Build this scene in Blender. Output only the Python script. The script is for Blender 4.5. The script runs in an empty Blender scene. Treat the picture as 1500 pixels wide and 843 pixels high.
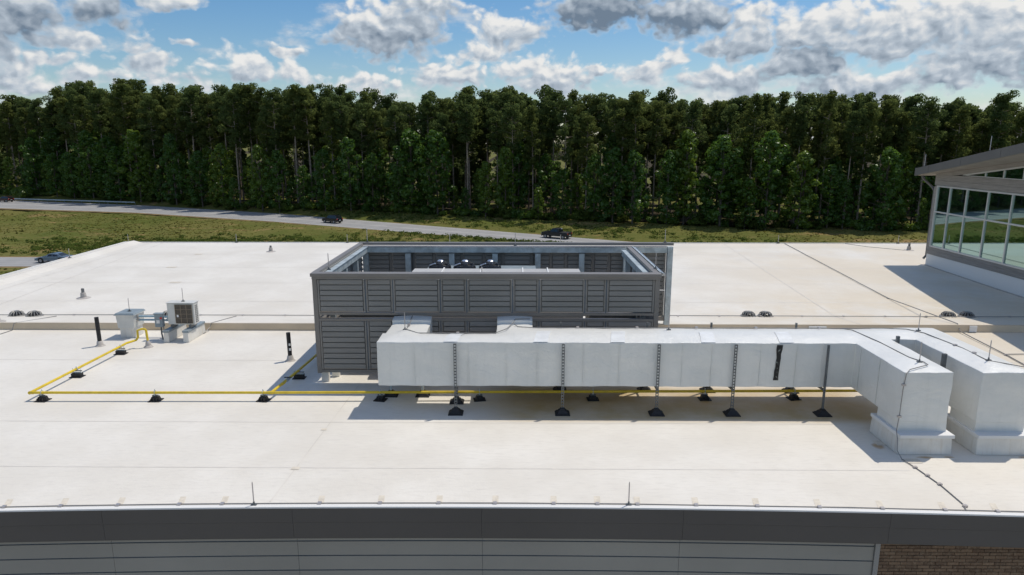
import bpy, bmesh, math, random
import numpy as np
from mathutils import Vector, Matrix
random.seed(7); rng = np.random.default_rng(7)
R = math.radians
scene = bpy.context.scene
col = scene.collection

# ------------------------------------------------------------------ camera
CAM_H, PITCH, YAW, FOC = 6.4, R(12.0), R(0.573), 1000.0     # eye above the low roof; FOC in 1500-wide pixels
cd = bpy.data.cameras.new('camera'); cam = bpy.data.objects.new('camera', cd); col.objects.link(cam)
cam.location = (0, 0, CAM_H); cam.rotation_euler = (math.pi/2-PITCH, 0, YAW)
cd.sensor_width = 36; cd.lens = 24; cd.clip_start = .1; cd.clip_end = 20000
scene.camera = cam

# ------------------------------------------------------------------ light
SUN = Vector((.38, .29, 1.0)).normalized()
SUN_EL = math.asin(SUN.z); SUN_AZ = math.atan2(SUN.x, SUN.y)
sd = bpy.data.lights.new('sun', 'SUN'); sun = bpy.data.objects.new('sun', sd); col.objects.link(sun)
sd.energy = 3.1; sd.angle = R(.53); sd.color = (1, .93, .82)
sun.rotation_euler = (-SUN).to_track_quat('-Z', 'Y').to_euler(); sun.location = (20, 20, 60)
scene.view_settings.view_transform = 'Standard'; scene.view_settings.look = 'None'
scene.view_settings.exposure = 0; scene.view_settings.gamma = 1

def raydir(u, v):
    """direction of a photo pixel (1500 x 843)"""
    f = Vector((-math.sin(YAW)*math.cos(PITCH), math.cos(YAW)*math.cos(PITCH), -math.sin(PITCH)))
    r = Vector((math.cos(YAW), math.sin(YAW), 0)); up = r.cross(f)
    return f*FOC + r*(u-750) + up*(421.5-v)

# ---- node expression helper
class NX:
    def __init__(s, nt): s.nt = nt
    def m(s, op, a, b=None, c=None, clamp=False):
        n = s.nt.nodes.new('ShaderNodeMath'); n.operation = op; n.use_clamp = clamp
        for i, x in enumerate((a, b, c)):
            if x is None: continue
            if isinstance(x, (int, float)): n.inputs[i].default_value = x
            else: s.nt.links.new(x, n.inputs[i])
        return n.outputs[0]
    def add(s, a, b): return s.m('ADD', a, b)
    def sub(s, a, b): return s.m('SUBTRACT', a, b)
    def mul(s, a, b): return s.m('MULTIPLY', a, b)
    def mad(s, a, b, c): return s.m('MULTIPLY_ADD', a, b, c)
    def mx(s, a, b): return s.m('MAXIMUM', a, b)
    def mn(s, a, b): return s.m('MINIMUM', a, b)
    def step(s, x, lo, hi, smooth=True, o0=0., o1=1.):
        n = s.nt.nodes.new('ShaderNodeMapRange'); n.interpolation_type = 'SMOOTHSTEP' if smooth else 'LINEAR'
        s.nt.links.new(x, n.inputs[0]); n.inputs[1].default_value = lo; n.inputs[2].default_value = hi
        n.inputs[3].default_value = o0; n.inputs[4].default_value = o1
        return n.outputs[0]
    def noise(s, vec, scale, detail=4, rough=.5, dist=0., color=False, dims='3D'):
        n = s.nt.nodes.new('ShaderNodeTexNoise'); n.inputs['Scale'].default_value = scale
        n.inputs['Detail'].default_value = detail; n.noise_dimensions = dims; n.inputs['Roughness'].default_value = rough
        n.inputs['Distortion'].default_value = dist
        if vec is not None: s.nt.links.new(vec, n.inputs['Vector'])
        return n.outputs['Color' if color else 'Fac']
    def mix(s, f, a, b):
        n = s.nt.nodes.new('ShaderNodeMix'); n.data_type = 'RGBA'
        for i, x in ((0, f), (6, a), (7, b)):
            if isinstance(x, (int, float)): n.inputs[i].default_value = x
            elif isinstance(x, tuple): n.inputs[i].default_value = (*x, 1) if len(x) == 3 else x
            else: s.nt.links.new(x, n.inputs[i])
        return n.outputs[2]
    def sep(s, v):
        n = s.nt.nodes.new('ShaderNodeSeparateXYZ'); s.nt.links.new(v, n.inputs[0]); return n.outputs
    def comb(s, *v):
        n = s.nt.nodes.new('ShaderNodeCombineXYZ')
        for i, x in enumerate(v):
            if isinstance(x, (int, float)): n.inputs[i].default_value = x
            else: s.nt.links.new(x, n.inputs[i])
        return n.outputs[0]
    def map(s, v, sc=(1, 1, 1), loc=(0, 0, 0)):
        n = s.nt.nodes.new('ShaderNodeMapping'); s.nt.links.new(v, n.inputs[0])
        n.inputs['Scale'].default_value = sc; n.inputs['Location'].default_value = loc
        return n.outputs[0]

# ------------------------------------------------------------------ sky with cumulus clouds
world = bpy.data.worlds.new('World'); scene.world = world; world.use_nodes = True
wt = world.node_tree; wt.nodes.clear(); X = NX(wt)
sky = wt.nodes.new('ShaderNodeTexSky'); sky.sky_type = 'NISHITA'; sky.sun_disc = False
sky.sun_elevation = SUN_EL; sky.sun_rotation = SUN_AZ; sky.air_density = 1.0; sky.dust_density = .6; sky.ozone_density = 3.0
SKY_S = .13
tc = wt.nodes.new('ShaderNodeTexCoord').outputs['Generated']
dx, dy, dz = X.sep(tc)
az = X.m('ARCTAN2', dx, dy)
el = X.m('ARCTAN2', dz, X.m('SQRT', X.add(X.mul(dx, dx), X.mul(dy, dy))))
pos = X.comb(az, X.mul(el, 1.35), 0.)
warp = X.sep(X.noise(pos, 13, 4, .55, color=True, dims='2D'))
wa = X.mad(X.sub(warp[0], .5), .075, az); we = X.mad(X.sub(warp[1], .5), .045, el)
def billow(p):
    """cauliflower relief: rounded cells at two sizes plus a little fine noise"""
    out = X.mul(X.noise(p, 40, 6, .62, dims='2D'), .55)
    for sc_, w_ in ((38, .42), (90, .24)):
        v_ = wt.nodes.new('ShaderNodeTexVoronoi'); v_.voronoi_dimensions = '2D'; v_.feature = 'SMOOTH_F1'; v_.inputs['Scale'].default_value = sc_; v_.inputs['Smoothness'].default_value = .6
        v_.inputs['Detail'].default_value = 0.; wt.links.new(p, v_.inputs['Vector'])
        out = X.add(out, X.mul(X.sub(.75, v_.outputs['Distance']), w_))
    return out
wpos = X.comb(X.mad(X.sub(warp[2], .5), .02, X.mad(X.sub(warp[0], .5), .02, az)), X.mul(X.mad(X.sub(warp[1], .5), .018, el), 1.35), 0.)
puff = billow(wpos)
puff_s = billow(X.map(wpos, loc=(.006, .010, 0)))
# photo px centre, radii, darkness of base, strength
CL = [(565,42,88,52,.45,1),(625,8,62,34,.25,1),(742,45,64,30,.2,1),(700,78,48,18,.15,.9),(872,10,98,38,.80,1.1),(925,-25,120,40,.8,1),
      (1005,25,86,32,.72,1),(1106,28,34,26,.05,1),(1083,62,76,24,.45,1),(1198,42,86,44,.3,1),(1175,92,74,38,.75,1),(1320,42,110,46,.25,1),
      (1440,30,120,52,.25,1),(1300,72,60,16,.5,.9),(1450,95,120,36,.55,.9),(1560,50,120,60,.3,1),(352,97,44,28,.2,1),(416,80,42,14,.15,.9),
      (120,61,36,19,.2,1),(75,88,42,15,.2,.9),(195,64,40,18,.35,.7),(276,61,22,9,.15,.9),(220,88,46,18,.3,.8),(20,18,64,44,.75,1),
      (130,8,66,24,.65,.8),(240,1,60,13,.2,.8),(655,112,70,28,.15,.9),(540,126,64,22,.1,.8),(882,101,28,13,.2,.9),(955,104,48,24,.15,.9),
      (990,80,30,22,.1,.8),(20,112,60,26,.2,.8),(135,116,66,16,.15,.7),(255,116,56,20,.15,.75),(430,112,52,18,.15,.75),(800,112,90,38,.2,.95),
      (1080,112,90,28,.3,.85),(1240,125,110,24,.35,.9),(-60,60,80,40,.4,1),(1380,118,120,24,.3,.8)]
sw = sh = sg = top = None
for (u, v, rx, ry, dk, st) in CL:
    d_ = raydir(u, v); a0 = math.atan2(d_.x, d_.y); e0 = math.atan2(d_.z, math.hypot(d_.x, d_.y))
    qx = X.mul(X.sub(wa, a0), 1000./rx); qy = X.mul(X.sub(we, e0), 1000./ry)
    r2 = X.mad(qx, qx, X.mul(qy, qy))
    e = X.mul(X.m('SUBTRACT', 1.0, X.m('SQRT', r2)), st)
    w = X.m('MAXIMUM', X.add(e, .35), 0.); w = X.mul(w, w)
    if top is None: top, sw, sh, sg = e, w, X.mul(w, qy), X.mul(w, dk)
    else: top = X.mx(top, e); sw = X.add(sw, w); sh = X.mad(w, qy, sh); sg = X.mad(w, dk, sg)
isw = X.m('DIVIDE', 1.0, X.add(sw, .002)); hgt = X.mul(sh, isw); drk = X.mul(sg, isw)
d1 = X.add(top, X.mul(X.sub(puff, .56), 1.25))
a1 = X.step(d1, -.04, .42)
# the general broken cumulus field, which carries on all round and near the horizon
fld = X.noise(X.comb(X.mul(az, 1.0), X.mul(el, 2.3), 0.), 9., 8, .56, dims='2D')
low = X.mul(X.step(el, .0, .10, o0=.20, o1=.0), 1.0)
side = X.mul(X.step(X.m('ABSOLUTE', az), .72, 1.0), X.step(el, 1.3, .5, o0=0., o1=.08))
ovh = X.step(el, .22, .4, o0=0., o1=.08)
d2 = X.add(X.add(fld, low), X.add(side, ovh))
a2 = X.mul(X.step(d2, .565, .78), .8)
alpha = X.m('SUBTRACT', 1.0, X.mul(X.sub(1.0, a1), X.sub(1.0, a2)))
relief = X.mul(X.sub(puff, puff_s), 1.0)
lit1 = X.add(X.add(.83, relief), X.mul(hgt, .28))
lit1 = X.sub(lit1, X.mul(drk, X.step(hgt, .75, -.35, o0=.0, o1=.95)))
lit2 = X.add(.80, X.mul(relief, .7))
lit = X.m('MAXIMUM', X.add(X.mul(lit1, a1), X.mul(lit2, X.sub(1.0, a1))), 0., clamp=False)
lit = X.m('MINIMUM', lit, 1.0)
ccol = X.mix(X.step(lit, .5, 1.05), X.mix(X.step(lit, 0., .6, smooth=False), (.17, .23, .31), (.50, .57, .65)), (.88, .875, .86))
bgk = wt.nodes.new('ShaderNodeBackground'); bgk.inputs[1].default_value = SKY_S
hue = wt.nodes.new('ShaderNodeHueSaturation'); hue.inputs['Saturation'].default_value = 1.32; hue.inputs['Value'].default_value = .80
wt.links.new(sky.outputs[0], hue.inputs['Color']); wt.links.new(hue.outputs[0], bgk.inputs[0])
bgc = wt.nodes.new('ShaderNodeBackground'); wt.links.new(ccol, bgc.inputs[0]); bgc.inputs[1].default_value = .95
mxs = wt.nodes.new('ShaderNodeMixShader'); wt.links.new(X.mul(alpha, X.step(el, -.02, .01)), mxs.inputs[0])
wt.links.new(bgk.outputs[0], mxs.inputs[1]); wt.links.new(bgc.outputs[0], mxs.inputs[2])
wo = wt.nodes.new('ShaderNodeOutputWorld'); wt.links.new(mxs.outputs[0], wo.inputs[0])

# ------------------------------------------------------------------ materials
M = {}
def mat(name, rgb, rough=.6, metal=0., nz=None, bump=None, spec=.5, build=None):
    """nz=(scale, amount) value mottling; bump=(scale, strength, distance)"""
    m = bpy.data.materials.new(name); m.use_nodes = True; nt = m.node_tree; x = NX(nt)
    b = nt.nodes['Principled BSDF']; b.inputs['Roughness'].default_value = rough; b.inputs['Metallic'].default_value = metal
    b.inputs['Specular IOR Level'].default_value = spec
    P = nt.nodes.new('ShaderNodeNewGeometry').outputs['Position']
    c = None
    if nz:
        f = x.step(x.noise(P, nz[0], 5, .6), .3, .7)
        c = x.mix(f, tuple(v*(1-nz[1]) for v in rgb), tuple(min(1, v*(1+nz[1])) for v in rgb))
    if build: c = build(x, P, c if c is not None else rgb, b)
    if c is None: b.inputs['Base Color'].default_value = (*rgb, 1)
    elif isinstance(c, tuple): b.inputs['Base Color'].default_value = (*c, 1)
    else: nt.links.new(c, b.inputs['Base Color'])
    if bump:
        bn = nt.nodes.new('ShaderNodeBump'); bn.inputs['Strength'].default_value = bump[1]; bn.inputs['Distance'].default_value = bump[2]
        nt.links.new(x.noise(P, bump[0], 6, .6), bn.inputs['Height']); nt.links.new(bn.outputs[0], b.inputs['Normal'])
    M[name] = m; return m

def roof_build(x, P, c, b):
    px, py, pz = x.sep(P)
    base = x.mix(x.step(x.noise(P, .35, 6, .6), .35, .68), (.70, .665, .60), (.785, .755, .695))
    fine = x.noise(x.map(P, (1.2, 5, 1)), 3.0, 6, .65)
    base = x.mix(x.step(fine, .45, .8, o1=.6), base, (.60, .57, .52))
    # dust washed towards the drains and the right hand side, rust and pollen stains
    right = x.step(px, 2, 18); dr = x.step(x.m('ABSOLUTE', x.sub(py, 25.)), 6., .5)
    warm = x.mul(x.add(x.mul(right, .85), .10), x.step(x.noise(P, .22, 5, .6), .25, .6))
    warm = x.mn(x.add(warm, x.mul(dr, x.mul(x.add(x.mul(right, .6), .12), x.step(x.noise(P, .9, 5, .6), .4, .62)))), 1.)
    base = x.mix(x.mul(warm, .62), base, (.66, .56, .41))
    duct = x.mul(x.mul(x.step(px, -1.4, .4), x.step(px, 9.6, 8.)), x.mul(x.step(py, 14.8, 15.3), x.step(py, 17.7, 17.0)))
    base = x.mix(x.mul(duct, x.step(x.noise(P, .8, 6, .65), .3, .7, o0=.62, o1=1.0)), base, (.47, .35, .18))  # dust under the duct, its brown deepened to paint in the shaded tone
    sp = x.mul(x.step(x.noise(x.map(P, (1, 2.2, 1)), 2.6, 5, .7), .69, .78), x.step(x.noise(P, .3, 3, .5), .42, .62))
    base = x.mix(x.mul(sp, .6), base, (.62, .38, .15))
    sp2 = x.mul(x.mul(x.step(px, 9., 14.), x.step(py, 30., 26.)), x.step(x.noise(x.map(P, (.8, 1.6, 1)), 1.3, 5, .7), .60, .72))
    base = x.mix(x.mul(sp2, .55), base, (.64, .42, .18))
    for (cx_, cy_, w_, h_) in ((8.45, 13.22, .22, .07), (8.95, 13.24, .14, .05), (10.55, 13.25, .2, .06), (7.75, 13.75, .14, .2), (-2.3, 17.6, .5, .06), (-3.6, 17.75, .35, .07)):
        q1 = x.mul(x.sub(px, cx_), 1/w_); q2 = x.mul(x.sub(py, cy_), 1/h_)
        mk = x.step(x.add(x.mad(q1, q1, x.mul(q2, q2)), x.mul(x.noise(P, 7., 4, .6), 1.2)), 1.6, .6)
        base = x.mix(x.mul(mk, .75), base, (.42, .24, .08))
    speck = x.step(x.noise(P, 9., 2, .5), .78, .82)
    base = x.mix(x.mul(speck, .5), base, (.30, .25, .18))
    scuff = x.step(x.noise(x.map(P, (.5, 3.5, 1)), 1.7, 7, .7), .60, .72)
    return x.mix(x.mul(scuff, .34), base, (.52, .49, .44))
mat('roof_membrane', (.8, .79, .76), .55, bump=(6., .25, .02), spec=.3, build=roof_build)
mat('roof_seam', (.67, .635, .58), .6, nz=(1.5, .1), spec=.3)
mat('roof_step', (.62, .51, .37), .6, nz=(.8, .08), spec=.3)
mat('patch', (.66, .60, .50), .6, nz=(7, .12))
mat('edge_white', (.74, .735, .72), .65, spec=.2)
mat('fascia', (.086, .079, .073), .45, nz=(.25, .07), spec=.4)
mat('wall_metal', (.285, .275, .245), .5, nz=(.12, .12), bump=(60, .03, .004))
mat('wall_groove', (.10, .13, .17), .5)
mat('trim_light', (.27, .265, .25), .5)
def brick_build(x, P, c, b):
    oi = x.nt.nodes.new('ShaderNodeObjectInfo').outputs['Random']
    a = x.mix(oi, (.105, .062, .036), (.205, .130, .078))
    return x.mix(x.step(x.noise(P, 22, 5, .65), .4, .75, o1=.6), a, (.28, .21, .14))
mat('brick', (.2, .12, .08), .85, bump=(55, .4, .01), build=brick_build)
mat('mortar', (.15, .12, .085), .9, nz=(9, .15))
def screen_build(x, P, c, b):
    return x.mix(x.step(x.noise(x.map(P, (.5, .5, 3)), 1.4, 4, .6), .3, .7), (.222, .210, .194), (.258, .245, .228))
mat('screen', (.11, .11, .105), .45, build=screen_build)
mat('screen_trim', (.205, .188, .172), .42, nz=(1.2, .08))
mat('galv', (.45, .51, .53), .45, .25, nz=(3.5, .22), spec=.5)
mat('galv_dark', (.16, .17, .175), .5, .5, nz=(6, .2))
mat('black_rubber', (.016, .016, .018), .65, nz=(12, .4))
def duct_build(x, P, c, b):
    nt = x.nt
    cc = x.mix(x.step(x.noise(P, 1.3, 5, .6), .3, .7), (.70, .705, .68), (.77, .77, .74))
    streak = x.step(x.noise(x.map(P, (5, 5, .35)), 1.5, 5, .6), .52, .75)
    cc = x.mix(x.mul(streak, .22), cc, (.60, .60, .57))
    h1 = x.noise(x.map(P, (1.0, 1.0, 1.6)), 2.6, 3, .5, 1.2); h2 = x.noise(P, 8., 7, .66, 1.8)
    rid = x.m('ABSOLUTE', x.sub(x.noise(P, 3.4, 3, .55, 2.0), .5))
    rid = x.mul(x.step(rid, .06, .0), x.step(x.noise(P, .8, 2, .5), .42, .62))
    hh = x.add(x.add(x.mul(h1, .85), x.mul(h2, .16)), x.mul(rid, .10))
    bn = nt.nodes.new('ShaderNodeBump'); bn.inputs['Strength'].default_value = .42; bn.inputs['Distance'].default_value = .045
    nt.links.new(hh, bn.inputs['Height']); nt.links.new(bn.outputs[0], b.inputs['Normal'])
    return cc
mat('duct_wrap', (.66, .69, .71), .42, .1, build=duct_build)
mat('duct_tape', (.68, .70, .71), .6, .1, nz=(4, .08), bump=(9, .25, .02))
def curb_build(x, P, c, b):
    st = x.step(x.noise(x.map(P, (7, 7, .5)), 1.8, 5, .65), .50, .74)
    return x.mix(x.mul(st, .45), c, (.52, .45, .35))
mat('curb_white', (.70, .685, .64), .5, nz=(1.5, .1), bump=(12, .15, .01), build=curb_build)
def torn_build(x, P, c, b):
    return x.mix(x.step(x.noise(P, 9., 6, .7), .58, .66), (.012, .012, .012), (.34, .36, .33))
mat('torn_lining', (.02, .02, .02), .6, build=torn_build, bump=(20, .6, .02))
mat('yellow', (.70, .505, .03), .42, nz=(5, .12))
mat('cable', (.27, .26, .25), .5, .3)
mat('rod', (.50, .47, .46), .4, .6)
mat('ac_white', (.62, .62, .59), .45, nz=(4, .06))
mat('ac_grille', (.085, .07, .055), .6, nz=(30, .3))
mat('ac_wire', (.30, .24, .17), .5)
mat('grey_box', (.24, .29, .32), .45, nz=(5, .1))
mat('blue_pipe', (.30, .43, .50), .45, nz=(5, .1))
mat('red', (.55, .03, .02), .4)
mat('label_white', (.75, .75, .73), .5)
mat('unit_top', (.46, .455, .44), .5, nz=(.8, .08))
mat('fan_black', (.015, .015, .017), .28, nz=(20, .5))
mat('chrome', (.70, .72, .78), .22, .8)
mat('pvc_grey', (.45, .42, .39), .6, nz=(9, .15))
mat('drain_iron', (.30, .29, .27), .45, .3, nz=(18, .4))
def wood_build(x, P, c, b):
    g = x.noise(x.map(P, (1, .8, 26)), 1.6, 6, .62)
    oi = x.nt.nodes.new('ShaderNodeObjectInfo').outputs['Random']
    a = x.mix(x.step(g, .3, .7), (.175, .165, .155), (.30, .285, .268))
    return x.mix(x.mul(oi, .3), a, (.28, .27, .25))
mat('grey_wood', (.15, .14, .13), .6, build=wood_build)
mat('roof_edge_metal', (.14, .135, .13), .4, nz=(.8, .06))
mat('soffit', (.26, .235, .205), .6, nz=(2, .1))
mat('alu', (.60, .61, .61), .35, .35)
m = bpy.data.materials.new('glass'); m.use_nodes = True; nt = m.node_tree; nt.nodes.clear()
g = nt.nodes.new('ShaderNodeBsdfGlossy'); g.inputs['Color'].default_value = (.60, .86, .83, 1); g.inputs['Roughness'].default_value = .015
d = nt.nodes.new('ShaderNodeBsdfDiffuse'); d.inputs['Color'].default_value = (.016, .022, .02, 1)
t_ = nt.nodes.new('ShaderNodeBsdfTransparent'); t_.inputs['Color'].default_value = (.45, .6, .55, 1)
mm = nt.nodes.new('ShaderNodeMixShader'); mm.inputs[0].default_value = .5
nt.links.new(d.outputs[0], mm.inputs[1]); nt.links.new(t_.outputs[0], mm.inputs[2])
m2 = nt.nodes.new('ShaderNodeMixShader'); m2.inputs[0].default_value = .58
nt.links.new(mm.outputs[0], m2.inputs[1]); nt.links.new(g.outputs[0], m2.inputs[2])
o = nt.nodes.new('ShaderNodeOutputMaterial'); nt.links.new(m2.outputs[0], o.inputs[0]); M['glass'] = m
mat('interior', (.12, .115, .10), .8, nz=(.7, .3))
mat('car_glass', (.012, .015, .018), .05, spec=.8)
mat('paint_black', (.008, .010, .016), .18, spec=.7)
mat('paint_black_matt', (.009, .009, .012), .35, spec=.5)
mat('paint_blue_grey', (.17, .23, .30), .22, .3)
mat('paint_red', (.03, .008, .008), .2)
mat('tyre', (.012, .012, .012), .8)
mat('rim', (.30, .31, .34), .3, .7)
mat('lamp_clear', (.6, .62, .65), .15)
def road_build(x, P, c, b):
    a = x.mix(x.step(x.noise(P, .18, 5, .6), .3, .7), (.30, .298, .295), (.36, .357, .35))
    return x.mix(x.step(x.noise(P, 3., 4, .7), .5, .8, o1=.35), a, (.26, .26, .26))
mat('asphalt', (.25, .25, .25), .8, build=road_build)
mat('tyre_track', (.245, .245, .247), .8, nz=(.4, .12))
mat('road_paint', (.48, .48, .45), .7, nz=(1, .2))
def ground_build(x, P, c, b):
    a = x.mix(x.step(x.noise(P, .06, 6, .6), .32, .68), (.095, .112, .024), (.165, .150, .046))
    a = x.mix(x.step(x.noise(P, .8, 6, .7), .35, .75, o1=.45), a, (.075, .098, .020))
    soil = x.mul(x.step(x.noise(x.map(P, (.35, 1, 1)), .16, 6, .62), .55, .66), x.step(x.noise(P, .7, 5, .65), .35, .6))
    return x.mix(x.mul(soil, .75), a, (.32, .205, .10))
mat('forest_floor', (.055, .045, .028), .95, nz=(.3, .4), spec=.05)
mat('bounce_concrete', (.42, .40, .37), .8, nz=(.2, .1))
mat('ground', (.1, .1, .03), .95, bump=(1.5, .7, .3), spec=.1, build=ground_build)
mat('shoulder', (.21, .155, .075), .95, nz=(.5, .25), spec=.1)

def leafmat(name, c0, c1, trans=.3, gloss=.06):
    m = bpy.data.materials.new(name); m.use_nodes = True; nt = m.node_tree; nt.nodes.clear(); x = NX(nt)
    ri = nt.nodes.new('ShaderNodeNewGeometry').outputs['Random Per Island']
    oi = nt.nodes.new('ShaderNodeObjectInfo').outputs['Random']
    f = x.m('ADD', x.mul(ri, .6), x.mul(oi, .4))
    c = x.mix(f, c0, c1)
    d = nt.nodes.new('ShaderNodeBsdfDiffuse'); nt.links.new(c, d.inputs[0])
    t = nt.nodes.new('ShaderNodeBsdfTranslucent'); nt.links.new(x.mix(.35, c, (c1[0]*1.3, c1[1]*1.3, c1[2])), t.inputs[0])
    mx = nt.nodes.new('ShaderNodeMixShader'); mx.inputs[0].default_value = trans
    nt.links.new(d.outputs[0], mx.inputs[1]); nt.links.new(t.outputs[0], mx.inputs[2])
    g = nt.nodes.new('ShaderNodeBsdfGlossy'); g.inputs['Roughness'].default_value = .3; g.inputs[0].default_value = (.9, .95, .9, 1)
    m3 = nt.nodes.new('ShaderNodeMixShader'); m3.inputs[0].default_value = gloss
    nt.links.new(mx.outputs[0], m3.inputs[1]); nt.links.new(g.outputs[0], m3.inputs[2])
    o = nt.nodes.new('ShaderNodeOutputMaterial'); nt.links.new(m3.outputs[0], o.inputs[0]); M[name] = m
leafmat('pine_needles', (.082, .114, .036), (.165, .195, .062), .56, .0)
leafmat('pine_cool', (.070, .108, .038), (.140, .182, .064), .56, .0)
leafmat('broad_leaves', (.050, .122, .022), (.125, .220, .036), .52, .025)
leafmat('bright_leaves', (.100, .175, .022), (.200, .285, .045), .54, .025)
leafmat('shrub_leaves', (.055, .090, .020), (.130, .165, .042), .4, .0)
leafmat('grass_blades', (.105, .120, .026), (.19, .175, .050), .5, .0)
mat('pine_bark', (.30, .245, .20), .9, nz=(2.5, .3))
mat('bark_dark', (.10, .085, .065), .9, nz=(2.5, .3))

# ------------------------------------------------------------------ mesh helpers
WL = {}                                               # world location of every object that parents others
class MB:
    def __init__(s): s.v = []; s.f = []
    def quadset(s, pts, faces):
        n = len(s.v); s.v += [tuple(p) for p in pts]; s.f += [tuple(i+n for i in f) for f in faces]; return s
    def box(s, x0, x1, y0, y1, z0, z1):
        return s.quadset([(x0,y0,z0),(x1,y0,z0),(x1,y1,z0),(x0,y1,z0),(x0,y0,z1),(x1,y0,z1),(x1,y1,z1),(x0,y1,z1)],
                         [(0,3,2,1),(4,5,6,7),(0,1,5,4),(1,2,6,5),(2,3,7,6),(3,0,4,7)])
    def hexa(s, p):                                    # 8 points, bottom ring then top ring
        return s.quadset(p, [(0,3,2,1),(4,5,6,7),(0,1,5,4),(1,2,6,5),(2,3,7,6),(3,0,4,7)])
    def frustum(s, cx, cy, z0, z1, a0, b0, a1, b1):
        return s.hexa([(cx-a0,cy-b0,z0),(cx+a0,cy-b0,z0),(cx+a0,cy+b0,z0),(cx-a0,cy+b0,z0),
                       (cx-a1,cy-b1,z1),(cx+a1,cy-b1,z1),(cx+a1,cy+b1,z1),(cx-a1,cy+b1,z1)])
    def tube(s, path, r, n=8, caps=True):
        P = [Vector(p) for p in path]; N = len(P)
        rs = r if isinstance(r, (list, tuple)) else [r]*N
        base = len(s.v); prev = None
        for i, p in enumerate(P):
            t = (P[min(i+1, N-1)]-P[max(i-1, 0)]).normalized()
            if prev is None:
                a = t.cross(Vector((0, 0, 1)));
                if a.length < 1e-3: a = t.cross(Vector((0, 1, 0)))
                a.normalize()
            else:
                a = (prev - t*prev.dot(t)).normalized()
            prev = a; b = t.cross(a)
            for k in range(n):
                an = 2*math.pi*k/n; s.v.append(tuple(p + (a*math.cos(an)+b*math.sin(an))*rs[i]))
        for i in range(N-1):
            for k in range(n):
                k2 = (k+1) % n
                s.f.append((base+i*n+k, base+(i+1)*n+k, base+(i+1)*n+k2, base+i*n+k2))
        if caps:
            s.f.append(tuple(base+k for k in range(n))); s.f.append(tuple(base+(N-1)*n+k for k in reversed(range(n))))
        return s
    def lathe(s, cx, cy, prof, n=12):
        base = len(s.v)
        for (r, z) in prof:
            for k in range(n):
                an = 2*math.pi*k/n; s.v.append((cx+r*math.cos(an), cy+r*math.sin(an), z))
        for i in range(len(prof)-1):
            for k in range(n):
                k2 = (k+1) % n; s.f.append((base+i*n+k, base+i*n+k2, base+(i+1)*n+k2, base+(i+1)*n+k))
        s.f.append(tuple(base+(len(prof)-1)*n+k for k in range(n))); return s
    def prism(s, poly, a, b, axis='x'):
        """poly of 2-D points; extruded from a to b on axis (x: poly is y,z; y: poly is x,z; z: poly is x,y)"""
        def p(q, t): return {'x': (t, q[0], q[1]), 'y': (q[0], t, q[1]), 'z': (q[0], q[1], t)}[axis]
        n = len(poly); base = len(s.v)
        s.v += [p(q, a) for q in poly] + [p(q, b) for q in poly]
        s.f.append(tuple(base+i for i in reversed(range(n)))); s.f.append(tuple(base+n+i for i in range(n)))
        for i in range(n):
            j = (i+1) % n; s.f.append((base+i, base+j, base+n+j, base+n+i))
        return s
    def build(s, name, material, parent=None, smooth=False, bevel=0., recalc=True, label=None, kind=None, seg=2, origin=None):
        me = bpy.data.meshes.new(name)
        off = WL.get(parent.name, Vector((0, 0, 0))) if parent is not None else (Vector(origin) if origin is not None else Vector((0, 0, 0)))
        me.from_pydata([(v[0]-off[0], v[1]-off[1], v[2]-off[2]) for v in s.v], [], s.f)
        if recalc:
            bm = bmesh.new(); bm.from_mesh(me); bmesh.ops.recalc_face_normals(bm, faces=bm.faces); bm.to_mesh(me); bm.free()
        me.materials.append(M[material])
        if smooth: me.shade_smooth(); me.set_sharp_from_angle(angle=R(38))
        o = bpy.data.objects.new(name, me); col.objects.link(o)
        if parent is not None: o.parent = parent; WL[o.name] = off
        else: o.location = off; WL[o.name] = off
        if bevel:
            b = o.modifiers.new('bevel', 'BEVEL'); b.width = bevel; b.segments = seg; b.limit_method = 'ANGLE'; b.angle_limit = R(40)
        if label: o['label'] = label
        if kind: o['kind'] = kind
        return o
def tag(o, label=None, cat=None, group=None, kind=None):
    if label: o['label'] = label
    if cat: o['category'] = cat
    if group: o['group'] = group
    if kind: o['kind'] = kind
    return o
def thing(name, label, cat, loc, group=None):
    o = bpy.data.objects.new(name, None); col.objects.link(o); o.location = loc; o.empty_display_size = .2
    WL[o.name] = Vector(loc); return tag(o, label, cat, group)
def kids(o): return [c for c in bpy.data.objects if c.parent == o]
CH = {}
def copy_tree(o, loc=None, rz=None, label=None, parent=None, scale=None):
    c = o.copy(); col.objects.link(c)
    if parent is not None: c.parent = parent
    if o.name not in CH: CH[o.name] = kids(o)
    for ch in CH[o.name]: copy_tree(ch, parent=c)
    if loc is not None: c.location = loc; WL[c.name] = Vector(loc)
    if rz is not None: c.rotation_euler = (0, 0, rz)
    if scale is not None: c.scale = (scale,)*3 if isinstance(scale, (int, float)) else scale
    if label: c['label'] = label
    return c
def place(o, used, loc, rz=0., label=None):
    """first call moves the built thing itself, later calls copy it"""
    if not used: used.append(o); o.location = loc; o.rotation_euler = (0, 0, rz); WL[o.name] = Vector(loc); c = o
    else: c = copy_tree(o, loc, rz)
    if label: c['label'] = label
    return c

# ------------------------------------------------------------------ levels
GZ = -11.0
def edge_y(x): return 11.2-.0026*min(abs(x), 13)**2
def back_z(y):
    pts = [(22.87, .25), (25.2, -.05), (30, .0), (42.2, .26)]
    if y <= pts[0][0]: return pts[0][1]
    for (a, za), (b, zb) in zip(pts, pts[1:]):
        if y <= b: return za+(zb-za)*(y-a)/(b-a)
    return pts[-1][1]
def rz_(x, y): return back_z(y) if y > 22.87 else 0.
RX0, RX1, RYB = -24.6, 32.0, 42.2
MR = (7.2, 13.)

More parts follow.
